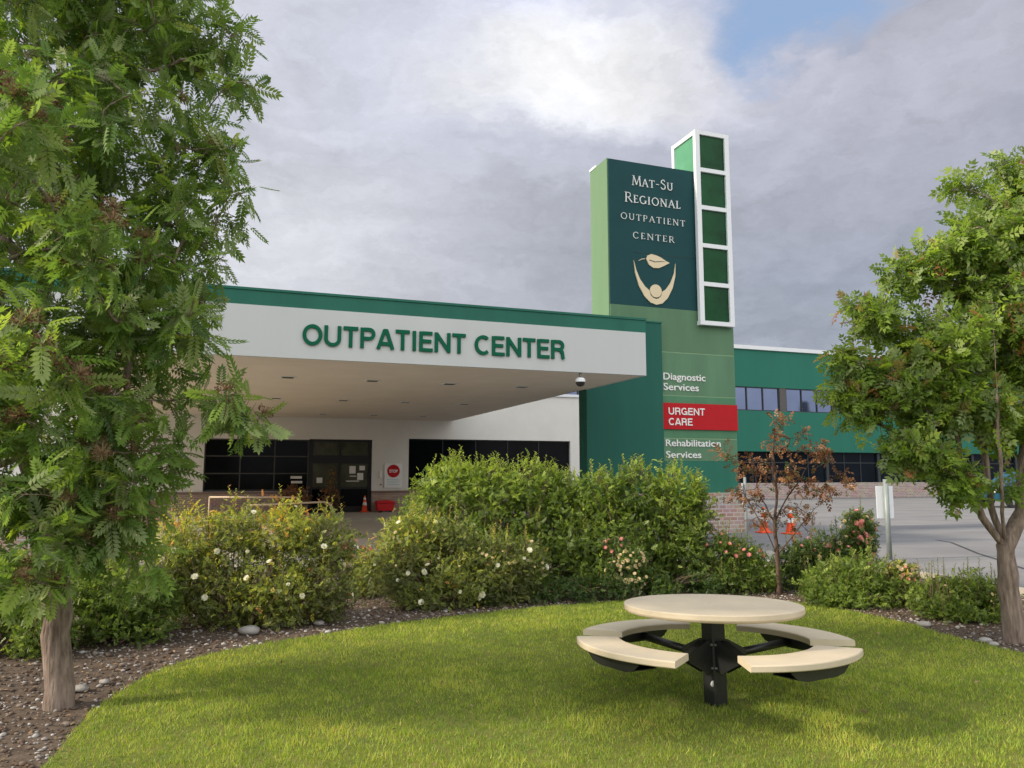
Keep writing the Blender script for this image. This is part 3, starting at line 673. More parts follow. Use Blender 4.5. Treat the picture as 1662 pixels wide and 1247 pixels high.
for a, b_ in zip([WL]+[q+.5 for q in pil], pil+[WR]):
    nn = max(1, round((b_-a)/1.27)); f = wb()
    for i in range(nn+1):
        c = a+.035+(b_-a-.07)*i/nn; f.box(c-.035, c+.035, VG+.06, VG+.16, 5.66, 7.07)
    f.box(a, b_, VG+.05, VG+.17, 5.603, 5.66).box(a, b_, VG+.05, VG+.17, 7.07, 7.127)
    o = f.build('window_strip', M['mullion_dark'], wg)
    pb = wb()
    for i in range(nn):
        a0 = a+.07+(b_-a-.07)*i/nn; a1 = a+(b_-a-.07)*(i+1)/nn; t_ = random.Random(i+int(a)).uniform(-.004, .004)
        pb.add([(a0, VG+.12+t_, 5.66), (a1, VG+.12-t_, 5.66), (a1, VG+.12-t_*.3, 7.07), (a0, VG+.12+t_*.6, 7.07)], [(0, 1, 2, 3)])
    pb.build('pane', M['sky_glass'], o)
a = WL
while a < WR-1:
    b_ = min(a+4.4, WR); f = wb()
    f.box(a, a+.22, VG+.22, VG+.45, 1.003, 2.997)
    for q in (1, 2): f.box(a+.22+q*(b_-a-.22)/3-.03, a+.22+q*(b_-a-.22)/3+.03, VG+.32, VG+.40, 1.003, 2.997)
    f.box(a+.22, b_, VG+.315, VG+.405, 2.28, 2.34)
    o = f.build('window', M['mullion_dark'], wg)
    wb().box(a+.22, b_, VG+.36, VG+.38, 1.003, 2.997).build('pane', M['band_glass'], o); a += 4.4

# ------------------------------------------------------------ sign posts seen from behind
def back_sign(label, base, pw_, ph_, zc, rz, r=.04):
    t = thing('sign_post', label, 'sign post', base, rz)
    MB().tube([(0, 0, 0), (0, 0, zc+ph_/2+.13)], r, 12).build('post', M['grey_metal'], t)
    MB().box(-pw_/2, pw_/2, r+.002, r+.012, zc-ph_/2, zc+ph_/2).build('panel', M['frame_white'], t, .004)
    MB().tube([(0, -r, zc+ph_*.3), (0, r+.02, zc+ph_*.3)], .012, 8).build('bolt', M['bolt'], t)
    MB().tube([(0, -r, zc-ph_*.3), (0, r+.02, zc-ph_*.3)], .012, 8).build('bolt', M['bolt'], t)
    return t
b0 = ground_at(730, 459)
q = at(729, 412, b0.y); back_sign('grey sign post carrying the blank white back of a sign, beside the flowering shrubs', (b0.x, b0.y, 0), .36, .62, q.z, .15, .048)
b0 = ground_at(613, 452)
q = at(612, 406, b0.y); back_sign('thin sign post with a narrow edge-on plate in front of the brick sign base', (b0.x, b0.y, 0), .30, .46, q.z+.02, R(62), .03)

# ------------------------------------------------------------ parked car beyond the right tree
def car():
    b0 = ground_at(842, 416); t = thing('parked_car', 'teal blue car parked beyond the right hand tree', 'car', (b0.x, b0.y, 0), R(8))
    M['car_paint'] = mat('car_paint', (.012, .07, .12), .35, .05, 3, spec=.3)
    prof = [(-2.2, .35), (-2.25, .75), (-2.15, 1.0), (-1.45, 1.12), (1.9, 1.12), (2.2, 1.05), (2.28, .75), (2.22, .35)]
    MB().prism([(x, z) for x, z in prof], -.88, .88).build('body', M['car_paint'], t, .08)
    MB().prism([(-1.4, 1.1), (2.0, 1.1), (1.75, 1.62), (1.4, 1.72), (-.3, 1.72), (-.75, 1.62)], -.74, .74).build('cabin', M['car_paint'], t, .06)
    for a in ([(-1.12, 1.14), (-.15, 1.14), (-.15, 1.60), (-.62, 1.60)], [(-.05, 1.14), (.9, 1.14), (.9, 1.62), (-.05, 1.62)], [(1.0, 1.14), (1.8, 1.14), (1.62, 1.60), (1.0, 1.62)]):
        MB().prism(a, -.755, -.735).build('side_window', M['dark_glass'], t)
    for x in (-1.4, 1.4):
        for y in (-.80, .80):
            o = MB().tube([(x, y-.11, .34), (x, y+.11, .34)], .34, 20).build('wheel', M['camera_dark'], t)
            MB().tube([(x, y-.125, .34), (x, y+.125, .34)], .20, 16).build('rim', M['grey_metal'], o)
    for y in (-.62, .62): MB().box(-2.27, -2.20, y-.16, y+.16, .72, .88).build('headlight', M['sign_white'], t, .02)
car()

# ------------------------------------------------------------ picnic table
T0 = Vector((1.455, 5.62, .0))
def picnic():
    t = thing('picnic_table', 'round beige picnic table with four curved bench seats on a black post', 'picnic table', (T0.x, T0.y, 0), 0, None, R(-2.6))
    RT = .635; z1 = .705; th = .054
    pr = [(0, z1-th), (RT-.02, z1-th), (RT-.006, z1-th+.006), (RT, z1-th+.02), (RT, z1-.006), (RT-.002, z1-.002), (RT-.006, z1-.0003), (RT-.008, z1), (.03, z1), (.028, z1-.004), (0, z1-.004)]
    tt = MB(); tt.lathe(pr[:2], n=96, smooth=False).lathe(pr[1:4], n=96).lathe(pr[3:5], n=96).lathe(pr[4:8], n=96, smooth=False).lathe(pr[7:], n=96, smooth=False); tt.build('tabletop', M['table'], t)
    MB().lathe([(0, z1-.0035), (.024, z1-.0035), (.024, z1-.0005), (.019, z1-.0002), (0, z1-.0002)], n=24).build('hole_cap', M['table'], t)
    zs_ = .468; ri, ro = .675, .985
    for c in (-151, -59, 27, 124):
        n = 26; half = 33; top = []; a0, a1 = R(c-half), R(c+half); sec = []
        prof = [(ri, zs_-.044), (ri, zs_-.008), (ri+.004, zs_-.002), (ri+.012, zs_), (ro-.012, zs_), (ro-.004, zs_-.002), (ro, zs_-.008), (ro, zs_-.038), (ro-.006, zs_-.044)]
        k = len(prof); vs = []
        for i in range(n+1):
            a = a0+(a1-a0)*i/n
            vs += [(r*math.cos(a), r*math.sin(a), z) for r, z in prof]
        fs = [(i*k+j, (i+1)*k+j, (i+1)*k+(j+1) % k, i*k+(j+1) % k) for i in range(n) for j in range(k)]
        b = MB(); b.add(vs, [tuple(reversed(f)) for f in fs]); b.add(vs[:k], [tuple(range(k))]); b.add(vs[-k:], [tuple(range(k-1, -1, -1))])
        st = b.build('seat', M['table'], t)
        # plate bracket under the seat
        ca = R(c); rad = Vector((math.cos(ca), math.sin(ca), 0)); tan = Vector((-math.sin(ca), math.cos(ca), 0)); zz = zs_-.046
        br = MB(); hw = .27
        for rr in (.80,):
            outline = [(-hw, 0), (hw, 0), (hw, -.022), (hw-.05, -.062), (hw-.13, -.078), (-hw+.13, -.078), (-hw+.05, -.062), (-hw, -.022)]
            P = lambda s_, z_, r_: rad*r_+tan*s_+Vector((0, 0, zz+z_))
            m_ = len(outline)
            for r0, r1 in ((.725, .735), (.895, .905)):
                br.add([P(s_, z_, r0) for s_, z_ in outline]+[P(s_, z_, r1) for s_, z_ in outline],
                       [tuple(range(m_)), tuple(range(2*m_-1, m_-1, -1))]+[(i, m_+i, m_+(i+1) % m_, (i+1) % m_) for i in range(m_)])
            o2 = [(-hw+.13, -.078), (hw-.13, -.078), (hw-.13, -.072), (-hw+.13, -.072)]
            br.add([P(s_, z_, .736) for s_, z_ in o2]+[P(s_, z_, .894) for s_, z_ in o2], [(0, 1, 2, 3), (7, 6, 5, 4), (0, 4, 5, 1), (1, 5, 6, 2), (2, 6, 7, 3), (3, 7, 4, 0)])
            o2 = [(-hw+.02, -.055), (-hw+.13, -.077), (-hw+.12, -.070), (-hw+.02, -.049)]
            for sgn in (1, -1):
                br.add([P(s_*sgn, z_, .736) for s_, z_ in o2]+[P(s_*sgn, z_, .894) for s_, z_ in o2], [(0, 1, 2, 3), (7, 6, 5, 4), (0, 4, 5, 1), (1, 5, 6, 2), (2, 6, 7, 3), (3, 7, 4, 0)])
        br.build('seat_bracket', M['dark_metal'], t)
        # arm
        p0 = rad*.09+Vector((0, 0, .335)); p1 = rad*.74+Vector((0, 0, zs_-.085))
        MB().tube([p0, p1], .029, 16).build('arm', M['dark_metal'], t)
        # gusset: two triangular plates hugging the arm
        gq = MB()
        for s_ in (-.034, .034):
            q_ = [rad*.062+Vector((0, 0, .455)), rad*.062+Vector((0, 0, .245)), rad*.10+Vector((0, 0, .235)), rad*.27+Vector((0, 0, .325)), rad*.27+Vector((0, 0, .375)), rad*.10+Vector((0, 0, .455))]
            m_ = len(q_)
            gq.add([p+tan*(s_-.004) for p in q_]+[p+tan*(s_+.004) for p in q_], [tuple(range(m_)), tuple(range(2*m_-1, m_-1, -1))]+[(i, m_+i, m_+(i+1) % m_, (i+1) % m_) for i in range(m_)])
        q_ = [rad*.27+Vector((0, 0, .375)), rad*.10+Vector((0, 0, .455))]
        gq.add([q_[0]-tan*.038, q_[0]+tan*.038, q_[1]+tan*.038, q_[1]-tan*.038], [(0, 1, 2, 3)])
        go = gq.build('gusset', M['dark_metal'], t)
        for z_ in (.43, .27):
            for s_ in (-.02, .02):
                p = rad*.07+tan*s_*2.9+Vector((0, 0, z_)); p2 = rad*.085+tan*s_*2.9+Vector((0, 0, z_))
                MB().tube([rad*.058+tan*s_*2.45+Vector((0, 0, z_)), rad*.072+tan*s_*2.45+Vector((0, 0, z_))], .009, 8).build('bolt', M['bolt'], go)
    # post: square tube with rounded corners, turned
    w = .062; s2 = []
    for cx, cy, a0 in ((w-.015, w-.015, 0), (-w+.015, w-.015, 90), (-w+.015, -w+.015, 180), (w-.015, -w+.015, 270)):
        for i in range(5):
            a = R(a0+90*i/4); s2.append((cx+.015*math.cos(a), cy+.015*math.sin(a)))
    ro_ = R(29); s2 = [(x*math.cos(ro_)-y*math.sin(ro_), x*math.sin(ro_)+y*math.cos(ro_)) for x, y in s2]
    MB().slab(s2, -.15, z1-th-.012).build('post', M['dark_metal'], t)
    MB().lathe([(0, z1-th-.012), (.26, z1-th-.012), (.26, z1-th-.001), (0, z1-th-.001)], n=32, smooth=False).build('top_plate', M['dark_metal'], t)
    a = R(-112); rd = Vector((math.cos(a), math.sin(a), 0))
    st = MB().lathe([(0, 0), (.022, .001), (.022, .003), (0, .004)], n=20).build('sticker', M['sign_white'], t)
    nrm = Vector((math.cos(R(-151+90)), math.sin(R(-151+90)), 0))
    st.matrix_local = Matrix.Translation(Vector((-.035, -.072, .165))) @ nrm.to_track_quat('Z', 'Y').to_matrix().to_4x4()
    return t
picnic()

# ------------------------------------------------------------ foliage tools
rng = np.random.default_rng(7)
def nrm(a): return a/np.maximum(np.linalg.norm(a, axis=-1, keepdims=True), 1e-9)
def instance(tv, tf, P, D, Nh, S, tint):
    y = nrm(D); z = nrm(Nh-(Nh*y).sum(-1, keepdims=True)*y); x = np.cross(y, z)
    V = P[:, None]+S[:, None, None]*(tv[None, :, 0:1]*x[:, None]+tv[None, :, 1:2]*y[:, None]+tv[None, :, 2:3]*z[:, None])
    F = tf[None]+(np.arange(len(P))*len(tv))[:, None, None]
    return V.reshape(-1, 3), F.reshape(-1, tf.shape[1]), np.repeat(tint, len(tv))
def leaflet(x0, y0, ang, L_, w, fold=.12, z=0.0, droop=0.0):
    c, s = math.cos(ang), math.sin(ang)
    pts = [(0, 0, 0), (w/2, L_*.45, fold*w), (0, L_, -droop), (-w/2, L_*.45, fold*w)]
    return [(x0+p[0]*c+p[1]*s, y0-p[0]*s+p[1]*c, z+p[2]) for p in pts]
def pinnate(npair=6, L_=1.0, lw=.105, ll=.30, curve=.18):
    vs = []; fs = []
    def add(q): 
        b = len(vs); vs.extend(q); fs.append([b, b+1, b+2, b+3])
    for i in range(npair):
        y = L_*(.22+.70*i/(npair-1)); k = 1-.25*abs(i-npair*.5)/npair*2; zc = -curve*y*y
        for s in (-1, 1): add(leaflet(0, y, s*R(62-3*i), ll*k, lw, .15, zc, .05))
    add(leaflet(0, L_*.95, 0, ll*.9, lw, .15, -curve*.9, .05))
    add([(-.008, 0, 0), (.008, 0, 0), (.006, L_*.97, -curve*.9), (-.006, L_*.97, -curve*.9)])
    return np.array(vs), np.array(fs)
def sprig(n=7, L_=1.0, ll=.42, lw=.24):
    vs = []; fs = []
    for i in range(n):
        y = L_*(.12+.80*i/(n-1)); s = 1 if i % 2 else -1
        q = leaflet(0, y, s*R(55-25*i/n), ll, lw, .25, .03*s, .04); b = len(vs); vs.extend(q); fs.append([b, b+1, b+2, b+3])
    q = leaflet(0, L_*.95, 0, ll, lw, .25, 0, .03); b = len(vs); vs.extend(q); fs.append([b, b+1, b+2, b+3])
    return np.array(vs), np.array(fs)
def bloom_mesh(name, m, rad, petals=9):
    r = random.Random(3); vs = []; fs = []; tn = []
    for ring, (k, tilt, rr) in enumerate(((petals-2, 18, 1.0), (petals-3, 45, .78), (4, 72, .5))):
        for i in range(k):
            a = 2*math.pi*(i+ring*.4)/k; ct, st_ = math.cos(R(tilt)), math.sin(R(tilt)); b = len(vs)
            for (w_, l_) in ((0, 0), (.52, .60), (0, 1.0), (-.52, .60)):
                rr_ = l_*rr*ct; z = l_*rr*st_; vs.append(((rr_*math.cos(a)-w_*rr*math.sin(a))*rad, (rr_*math.sin(a)+w_*rr*math.cos(a))*rad, z*rad)); tn.append(ring*.4+r.random()*.3)
            fs.append([b, b+1, b+2, b+3])
    me_o = npmesh(name, np.array(vs), np.array(fs), m, None, np.array(tn)); me = me_o.data; bpy.data.objects.remove(me_o); return me
def umbel_mesh(name, rad=.06):
    r = np.random.default_rng(5); n = 70; d = nrm(r.normal(size=(n, 3))*np.array([1, 1, .55])+np.array([0, 0, .45])); tip = d*rad*r.uniform(.6, 1, (n, 1))
    vs = []; fs = []; tn = []
    for i in range(n):
        t = tip[i]; s = np.cross(d[i], [0, 0, 1.]); s = s/np.linalg.norm(s)*.0016; b = len(vs)
        vs += [np.zeros(3)-s, np.zeros(3)+s, t+s, t-s]; fs.append([b, b+1, b+2, b+3]); tn += [.8]*4
        e1 = s/np.linalg.norm(s)*.0045; e2 = np.cross(d[i], e1); e2 = e2/np.linalg.norm(e2)*.0045
        for (p, q) in ((e1, e2), (e2, d[i]*.006)):
            b = len(vs); vs += [t-p, t-q, t+p, t+q]; fs.append([b, b+1, b+2, b+3]); tn += [float(r.random()*.7)]*4
    o = npmesh(name, np.array(vs), np.array(fs), M['seed_head'], None, np.array(tn)); me = o.data; bpy.data.objects.remove(o); return me

def grow(base, trunk, attractors, seed=1, seg=.11, wig=.03, r0=.1, rmin=.0030, lift=.25, expo=.56):
    """trunk: polylines (first one the trunk, then limbs starting on it). Returns chains [(pts, radii)] in base coordinates"""
    r = np.random.default_rng(seed)
    pts = []; par = []; chains = []
    def chain(P, parent):
        ids = []
        for p in P:
            pts.append(np.array(p, float)); par.append(parent); parent = len(pts)-1; ids.append(parent)
        return ids
    for k, P in enumerate(trunk):
        P = np.array(P, float); D = []
        for a, b in zip(P, P[1:]):
            m_ = max(1, int(np.linalg.norm(b-a)/.12)); D += [a+(b-a)*i/m_ for i in range(m_)]
        D.append(P[-1]); D = np.array(D); D[1:-1] += r.normal(size=D[1:-1].shape)*.006
        if k == 0: ids = chain(D, -1)
        else:
            A = np.array(pts); j_ = int(np.argmin(np.linalg.norm(A-D[0], axis=1))); ids = [j_]+chain(D[1:], j_)
        chains.append(ids)
    A0 = np.array(chains[0]); top = pts[chains[0][-1]]
    order = sorted(attractors, key=lambda a: np.linalg.norm(np.array(a)-top))
    ntr = int(len(chains[0])*.6)
    for a in order:
        a = np.array(a, float); A = np.array(pts); d = np.linalg.norm(A-a, axis=1)
        d[:ntr] += 2.5
        d += np.maximum(0, A[:, 2]-a[2])*.35
        j_ = int(np.argmin(d)); s = A[j_]; L_ = np.linalg.norm(a-s)
        if L_ < .05: continue
        n = max(3, int(L_/seg)); pd = nrm(A[j_]-A[par[j_]]) if par[j_] >= 0 else np.array([0, 0, 1.])
        c1 = s+pd*L_*.33+np.array([0, 0, lift*.25*L_]); c2 = a-(a-s)*.3+np.array([0, 0, lift*.2*L_])
        P = [((1-t)**3)*s+3*((1-t)**2)*t*c1+3*(1-t)*t*t*c2+t**3*a for t in (np.arange(1, n+1)/n)]
        P = np.array(P); P[:-1] += r.normal(size=P[:-1].shape)*wig*min(1, L_)
        chains.append([j_]+chain(P, j_))
    cnt = np.zeros(len(pts)); kids = [0]*len(pts)
    for i, q in enumerate(par):
        if q >= 0: kids[q] += 1
    for i in range(len(pts)):
        if kids[i] == 0: cnt[i] = 1
    for i in range(len(pts)-1, 0, -1):
        if par[i] >= 0: cnt[par[i]] += cnt[i]
    rad = np.maximum(rmin, r0*(cnt/cnt[0])**expo)
    res = []
    for ids in chains:
        rr = [rad[i] for i in ids]; PP = [pts[i] for i in ids]
        if ids[0] != 0 or par[ids[0]] >= 0:
            if len(ids) > 1: rr[0] = min(rr[0], rr[1]*1.12)
            q = par[ids[0]]
            if q >= 0 and len(res): 
                q2 = par[q] if par[q] >= 0 else q
                PP = [pts[q2], pts[q]]+PP if rr[0] > .012 else [pts[q]]+PP; rr = [rr[0]*.8]*(2 if rr[0] > .012 else 1)+rr
        res.append((np.array(PP), rr))
    P0, r0_ = res[0]; k = len(r0_)
    for i in range(1, 4): r0_[-i] *= (.72, .86, .95)[i-1]
    return res

def blob_points(blobs, dens, seed):
    r = np.random.default_rng(seed); out = []
    for c, rad in blobs:
        n = max(2, int(dens*rad**2)); d = nrm(r.normal(size=(n, 3))); q = rad*r.uniform(.25, 1, (n, 1))**.6
        out += list(np.array(c)+d*q*np.array([1, 1, .85]))
    return out

def build_tree(name, label, cat, base, trunk, blobs, dens, r0, leafT, leaf_s, per, lmat, bmat, seed=1, group=None, droop=.5, tintf=None, flare=1.25, lift=.25, side=2, wig=.03, heads=0, tip_red=0.0, twig=.16):
    base = np.array(base, float)
    t = thing(name, label, cat, tuple(base), 0, group)
    att = [a-base for a in blob_points(blobs, dens, seed)]
    ch = grow(base, [np.array(p) for p in trunk], att, seed, wig=wig, r0=r0, lift=lift)
    mb = MB()
    for k, (P, rr) in enumerate(ch):
        rr = list(rr)
        if k == 0:
            for i in range(len(rr)): rr[i] *= 1+(flare-1)*math.exp(-P[i][2]/.12)
        big = max(rr); mb.tube([tuple(p) for p in P], rr, 14 if big > .05 else 8 if big > .015 else 5, cap=False)
    r = np.random.default_rng(seed+9); LP = []; LD = []; LT = []; tips = []
    tw = []
    for k, (P, rr) in enumerate(ch[len(trunk):]):
        m_ = len(P); seglen = np.linalg.norm(np.diff(P, axis=0), axis=1).sum(); cs = r.beta(2, 2)
        tips.append((P[-1], nrm(P[-1]-P[-2])))
        ns = max(per//2, int(per*min(1.6, seglen/.5)))
        for _ in range(ns):
            f = 1-abs(r.normal())*.33; f = min(1, max(.12, f)); q = f*(m_-1); i = min(int(q), m_-2); p = P[i]+(P[i+1]-P[i])*(q-i)
            if rr[i] > .03: continue
            d0 = nrm(P[i+1]-P[i])
            # short side twig, leaves alternate along it
            td = nrm(d0*.5+r.normal(size=3)*.75+np.array([0, 0, .15])); tl = r.uniform(.3, 1)*twig; e = p+td*tl
            tw.append((p, e))
            for _2 in range(side):
                g_ = r.uniform(.3, 1); lp = p+(e-p)*g_
                ld = nrm(td*.6+r.normal(size=3)*.6+np.array([0, 0, -droop*r.uniform(.0, 1)]))
                LP.append(lp); LD.append(ld); LT.append(min(1, max(0, (.25+.35*cs+r.normal()*.16)+(0.42 if r.random() < tip_red and f > .9 else 0))))
    for p, e in tw: mb.tube([tuple(p), tuple(e)], [.0028, .0016], 3, cap=False)
    mb.build('trunk', bmat, t)
    LP = np.array(LP); LD = np.array(LD); n = len(LP)
    NH = nrm(np.array([0, 0, .8])+r.normal(size=(n, 3))*.75)
    LT = np.array(LT); parts_ = []; off_ = 0; pick = r.integers(0, 3, n); ls_ = leaf_s*r.uniform(.55, 1.2, n)
    for k, (cz, cx) in enumerate(((1.0, 0), (2.4, .10), (-.6, -.12))):
        tv = leafT[0].copy(); tv[:, 2] *= cz; tv[:, 0] += cx*tv[:, 1]**2; m_ = pick == k
        v_, f_, t_ = instance(tv, leafT[1], LP[m_], LD[m_], NH[m_], ls_[m_], LT[m_]); parts_.append((v_, f_+off_, t_)); off_ += len(v_)
    V = np.vstack([p[0] for p in parts_]); F = np.vstack([p[1] for p in parts_]); T = np.concatenate([p[2] for p in parts_])
    npmesh('crown', V, F, lmat, t, T)
    if heads:
        me = umbel_mesh('seed_head')
        idx = sorted(range(len(tips)), key=lambda i: (tips[i][0]+base)[1]*.9+(tips[i][0]+base)[0]*-.35+r.normal()*.45)[:heads]
        for i in idx:
            o = bpy.data.objects.new('seed_head', me); COL.objects.link(o); o.parent = t
            dd = Vector(tips[i][1])*.5+Vector((0, 0, .6)); o.matrix_local = Matrix.Translation(Vector(tips[i][0])+dd.normalized()*.045) @ dd.to_track_quat('Z', 'Y').to_matrix().to_4x4() @ Matrix.Scale(r.uniform(1.0, 1.75), 4)
    return t

B = lambda L_: [(tuple(at(px, py, Y)), rd) for px, py, Y, rd in L_]
PIN = pinnate(7, 1.0, .115, .31); PIN_S = pinnate(4, 1.0, .20, .42, .22); SPR = sprig(); SPR5 = sprig(5, 1.0, .5, .3)

# ------------------------------------------------------------ spruces across the car park, mirrored in the wing windows
M['leaf_spruce'] = leaf_mat('leaf_spruce', [(0, (.015, .030, .016)), (1, (.05, .085, .04))], .1)
LABS = ['tall dark spruce standing across the car park, nearest the building', 'narrow spruce second from the building across the car park', 'short spruce between two taller ones across the car park', 'bushy spruce in the middle of the row across the car park', 'slim dark spruce past the middle of the row across the car park', 'leaning spruce near the far end of the row across the car park', 'last spruce of the row across the car park']
for i, (x, y, h) in enumerate([(66, 24, 11.0), (70, 17, 9.6), (69, 12, 8.6), (74, 7, 11.6), (72, 0, 9.8), (77, -6, 11.8), (75, -14, 10.0)]):
    r = np.random.default_rng(60+i); t = thing('spruce_tree', LABS[i], 'tree', (x, y, 0), 0, 'spruces across the car park')
    MB().tube([(0, 0, 0), (.05, 0, h*.5), (0, 0, h)], [.17, .10, .02], 8).build('trunk', M['bark_dark'], t)
    n = 1500; z = .12+.88*r.random(n)**.8; a = r.uniform(0, 6.28, n); lay = 1-.35*((z*14) % 1); rr = (1-z)*h*.20*lay*r.uniform(.3, 1, n)+.05
    P = np.stack([rr*np.cos(a), rr*np.sin(a), z*h], 1); D = np.stack([np.cos(a), np.sin(a), np.full(n, -.25)], 1)+r.normal(size=(n, 3))*.2
    V, F, T = instance(np.array(leaflet(0, 0, 0, 1, .5, .2)), np.array([[0, 1, 2, 3]]), P, D, np.tile([0, 0, 1.], (n, 1))+r.normal(size=(n, 3))*.3, r.uniform(.35, .7, n), r.random(n))
    npmesh('crown', V, F, M['leaf_spruce'], t, T)

# ------------------------------------------------------------ left rowan
lb = ground_at(48, 578, .02)
lt_ = [[(0, 0, -.1), (.0, 0, .12), (-.03, 0, .35), (-.06, 0, .62), (-.10, .02, .85), (-.17, .02, 1.1), (-.20, 0, 1.4)],
       [(-.10, .02, .85), (.05, -.08, 1.15), (.30, -.18, 1.6), (.48, -.25, 2.2), (.55, -.25, 3.0)],
       [(-.20, 0, 1.4), (-.45, .05, 1.9), (-.5, .1, 2.6), (-.3, .2, 3.6)],
       [(-.20, 0, 1.4), (-.10, .2, 2.0), (.1, .35, 2.9), (.3, .4, 3.9)],
       [(-.17, .02, 1.1), (-.35, -.30, 1.5), (-.6, -.7, 2.1), (-.7, -.9, 2.9)]]
lblobs = B([(30, 20, 5.6, .9), (110, 15, 5.8, .75), (60, -70, 5.8, 1.1), (158, 40, 5.7, .40), (195, 75, 5.7, .20), (180, 25, 5.9, .22), (20, 140, 5.3, .85), (105, 120, 5.6, .70),
            (170, 130, 5.6, .32), (190, 165, 5.6, .18), (110, 205, 5.5, .65), (165, 200, 5.5, .28), (30, 250, 5.2, .75), (110, 285, 5.4, .62), (160, 270, 5.3, .25), (175, 335, 5.2, .28), (200, 345, 5.15, .14),
            (20, 340, 5.0, .6), (105, 350, 5.2, .45), (60, 425, 5.1, .42), (95, 430, 5.3, .30), (15, 440, 5.0, .42), (55, 480, 4.95, .18), (110, 400, 5.2, .30), (120, 455, 5.2, .22), (30, 405, 4.9, .42), (90, 395, 4.9, .32), (-110, 120, 5.8, 1.3), (-90, 330, 5.6, .9), (15, 95, 4.2, .40), (60, 190, 4.3, .32), (15, 300, 4.1, .32)])
build_tree('rowan_tree', 'large leafy rowan tree with brown seed heads cropped by the left edge', 'tree', lb, lt_, lblobs, 95, .092,
           PIN, .20, 11, M['leaf_rowan'], M['bark'], 3, None, .75, heads=75, flare=1.08)
# ------------------------------------------------------------ right rowan
rb_ = ground_at(832, 526, .02)
rt_ = [[(0, 0, -.1), (0, 0, .15), (-.01, 0, .5), (-.02, 0, .9)],
       [(-.02, 0, .9), (-.25, -.05, 1.2), (-.42, -.08, 1.7), (-.55, -.1, 2.3), (-.75, -.1, 2.9)],
       [(-.02, 0, .9), (-.10, .05, 1.3), (-.12, .1, 2.0), (-.10, .1, 3.0), (-.05, .1, 3.9)],
       [(-.02, 0, .9), (.18, 0, 1.25), (.35, .1, 1.9), (.5, .15, 2.8)],
       [(-.02, 0, .9), (-.12, -.15, 1.25), (-.20, -.3, 1.7), (-.25, -.4, 2.3), (-.3, -.5, 3.0)],
       [(-.25, -.05, 1.2), (-.50, .05, 1.6), (-.9, .1, 2.0), (-1.3, .1, 2.2)]]
rblobs = B([(850, 190, 8.0, .70), (832, 140, 8.0, .18), (785, 152, 8, .16), (800, 200, 7.8, .42), (765, 215, 7.7, .28), (740, 225, 7.7, .18), (725, 262, 7.7, .28), (775, 285, 7.6, .45), (705, 252, 7.8, .18),
            (703, 300, 7.7, .24), (840, 280, 7.8, .6), (722, 330, 7.6, .28), (700, 345, 7.6, .14), (770, 340, 7.5, .30), (755, 372, 7.4, .22), (790, 395, 7.3, .16), (775, 400, 7.3, .12), (830, 350, 7.6, .22),
            (910, 240, 8, .9), (890, 350, 8, .55), (862, 140, 8.1, .35), (835, 395, 7.4, .10), (690, 325, 7.7, .14), (735, 375, 7.5, .20), (745, 310, 7.6, .30), (800, 330, 7.5, .35), (815, 240, 7.7, .45), (870, 220, 7.9, .6)])
build_tree('rowan_tree', 'smaller rowan tree with reddish tipped leaves and several stems at the right edge', 'tree', rb_, rt_, rblobs, 300, .095,
           PIN_S, .165, 15, M['leaf_rowan_red'], M['bark'], 11, None, .6, heads=0, tip_red=.35, flare=1.05, twig=.12)
# ------------------------------------------------------------ rust coloured sapling
sb = ground_at(639, 487, .02); sY = sb.y
st_ = [[(0, 0, -.1), (0, 0, .5), (-.02, 0, .95), (.02, 0, 1.35), (0, 0, 1.9), (.03, 0, 2.3)],
       [(0, 0, .5), (-.2, -.1, .9), (-.45, -.15, 1.3), (-.6, -.2, 1.7)], [(-.02, 0, .95), (.15, .1, 1.2), (.4, .1, 1.55), (.6, .1, 1.85)],
       [(-.02, 0, .95), (-.15, .15, 1.3), (-.25, .2, 1.8)], [(.0, 0, .5), (.2, -.1, .8), (.5, -.1, 1.15), (.85, -.1, 1.4)]]
sblobs = B([(641, 345, sY, .16), (638, 365, sY, .22), (612, 382, sY, .22), (668, 372, sY, .24), (688, 388, sY, .14), (595, 374, sY, .14), (640, 392, sY, .28), (668, 402, sY, .26), (612, 405, sY, .22), (697, 402, sY, .12), (660, 355, sY, .12), (625, 425, sY, .22), (655, 425, sY, .25)])
build_tree('rust_sapling', 'thin sapling with sparse rust brown leaves behind the picnic table', 'tree', sb, st_, sblobs, 420, .030,
           SPR5, .085, 7, M['leaf_rust'], M['rust_stem'], 21, None, .5, flare=1.2, side=1, wig=.05, twig=.09)

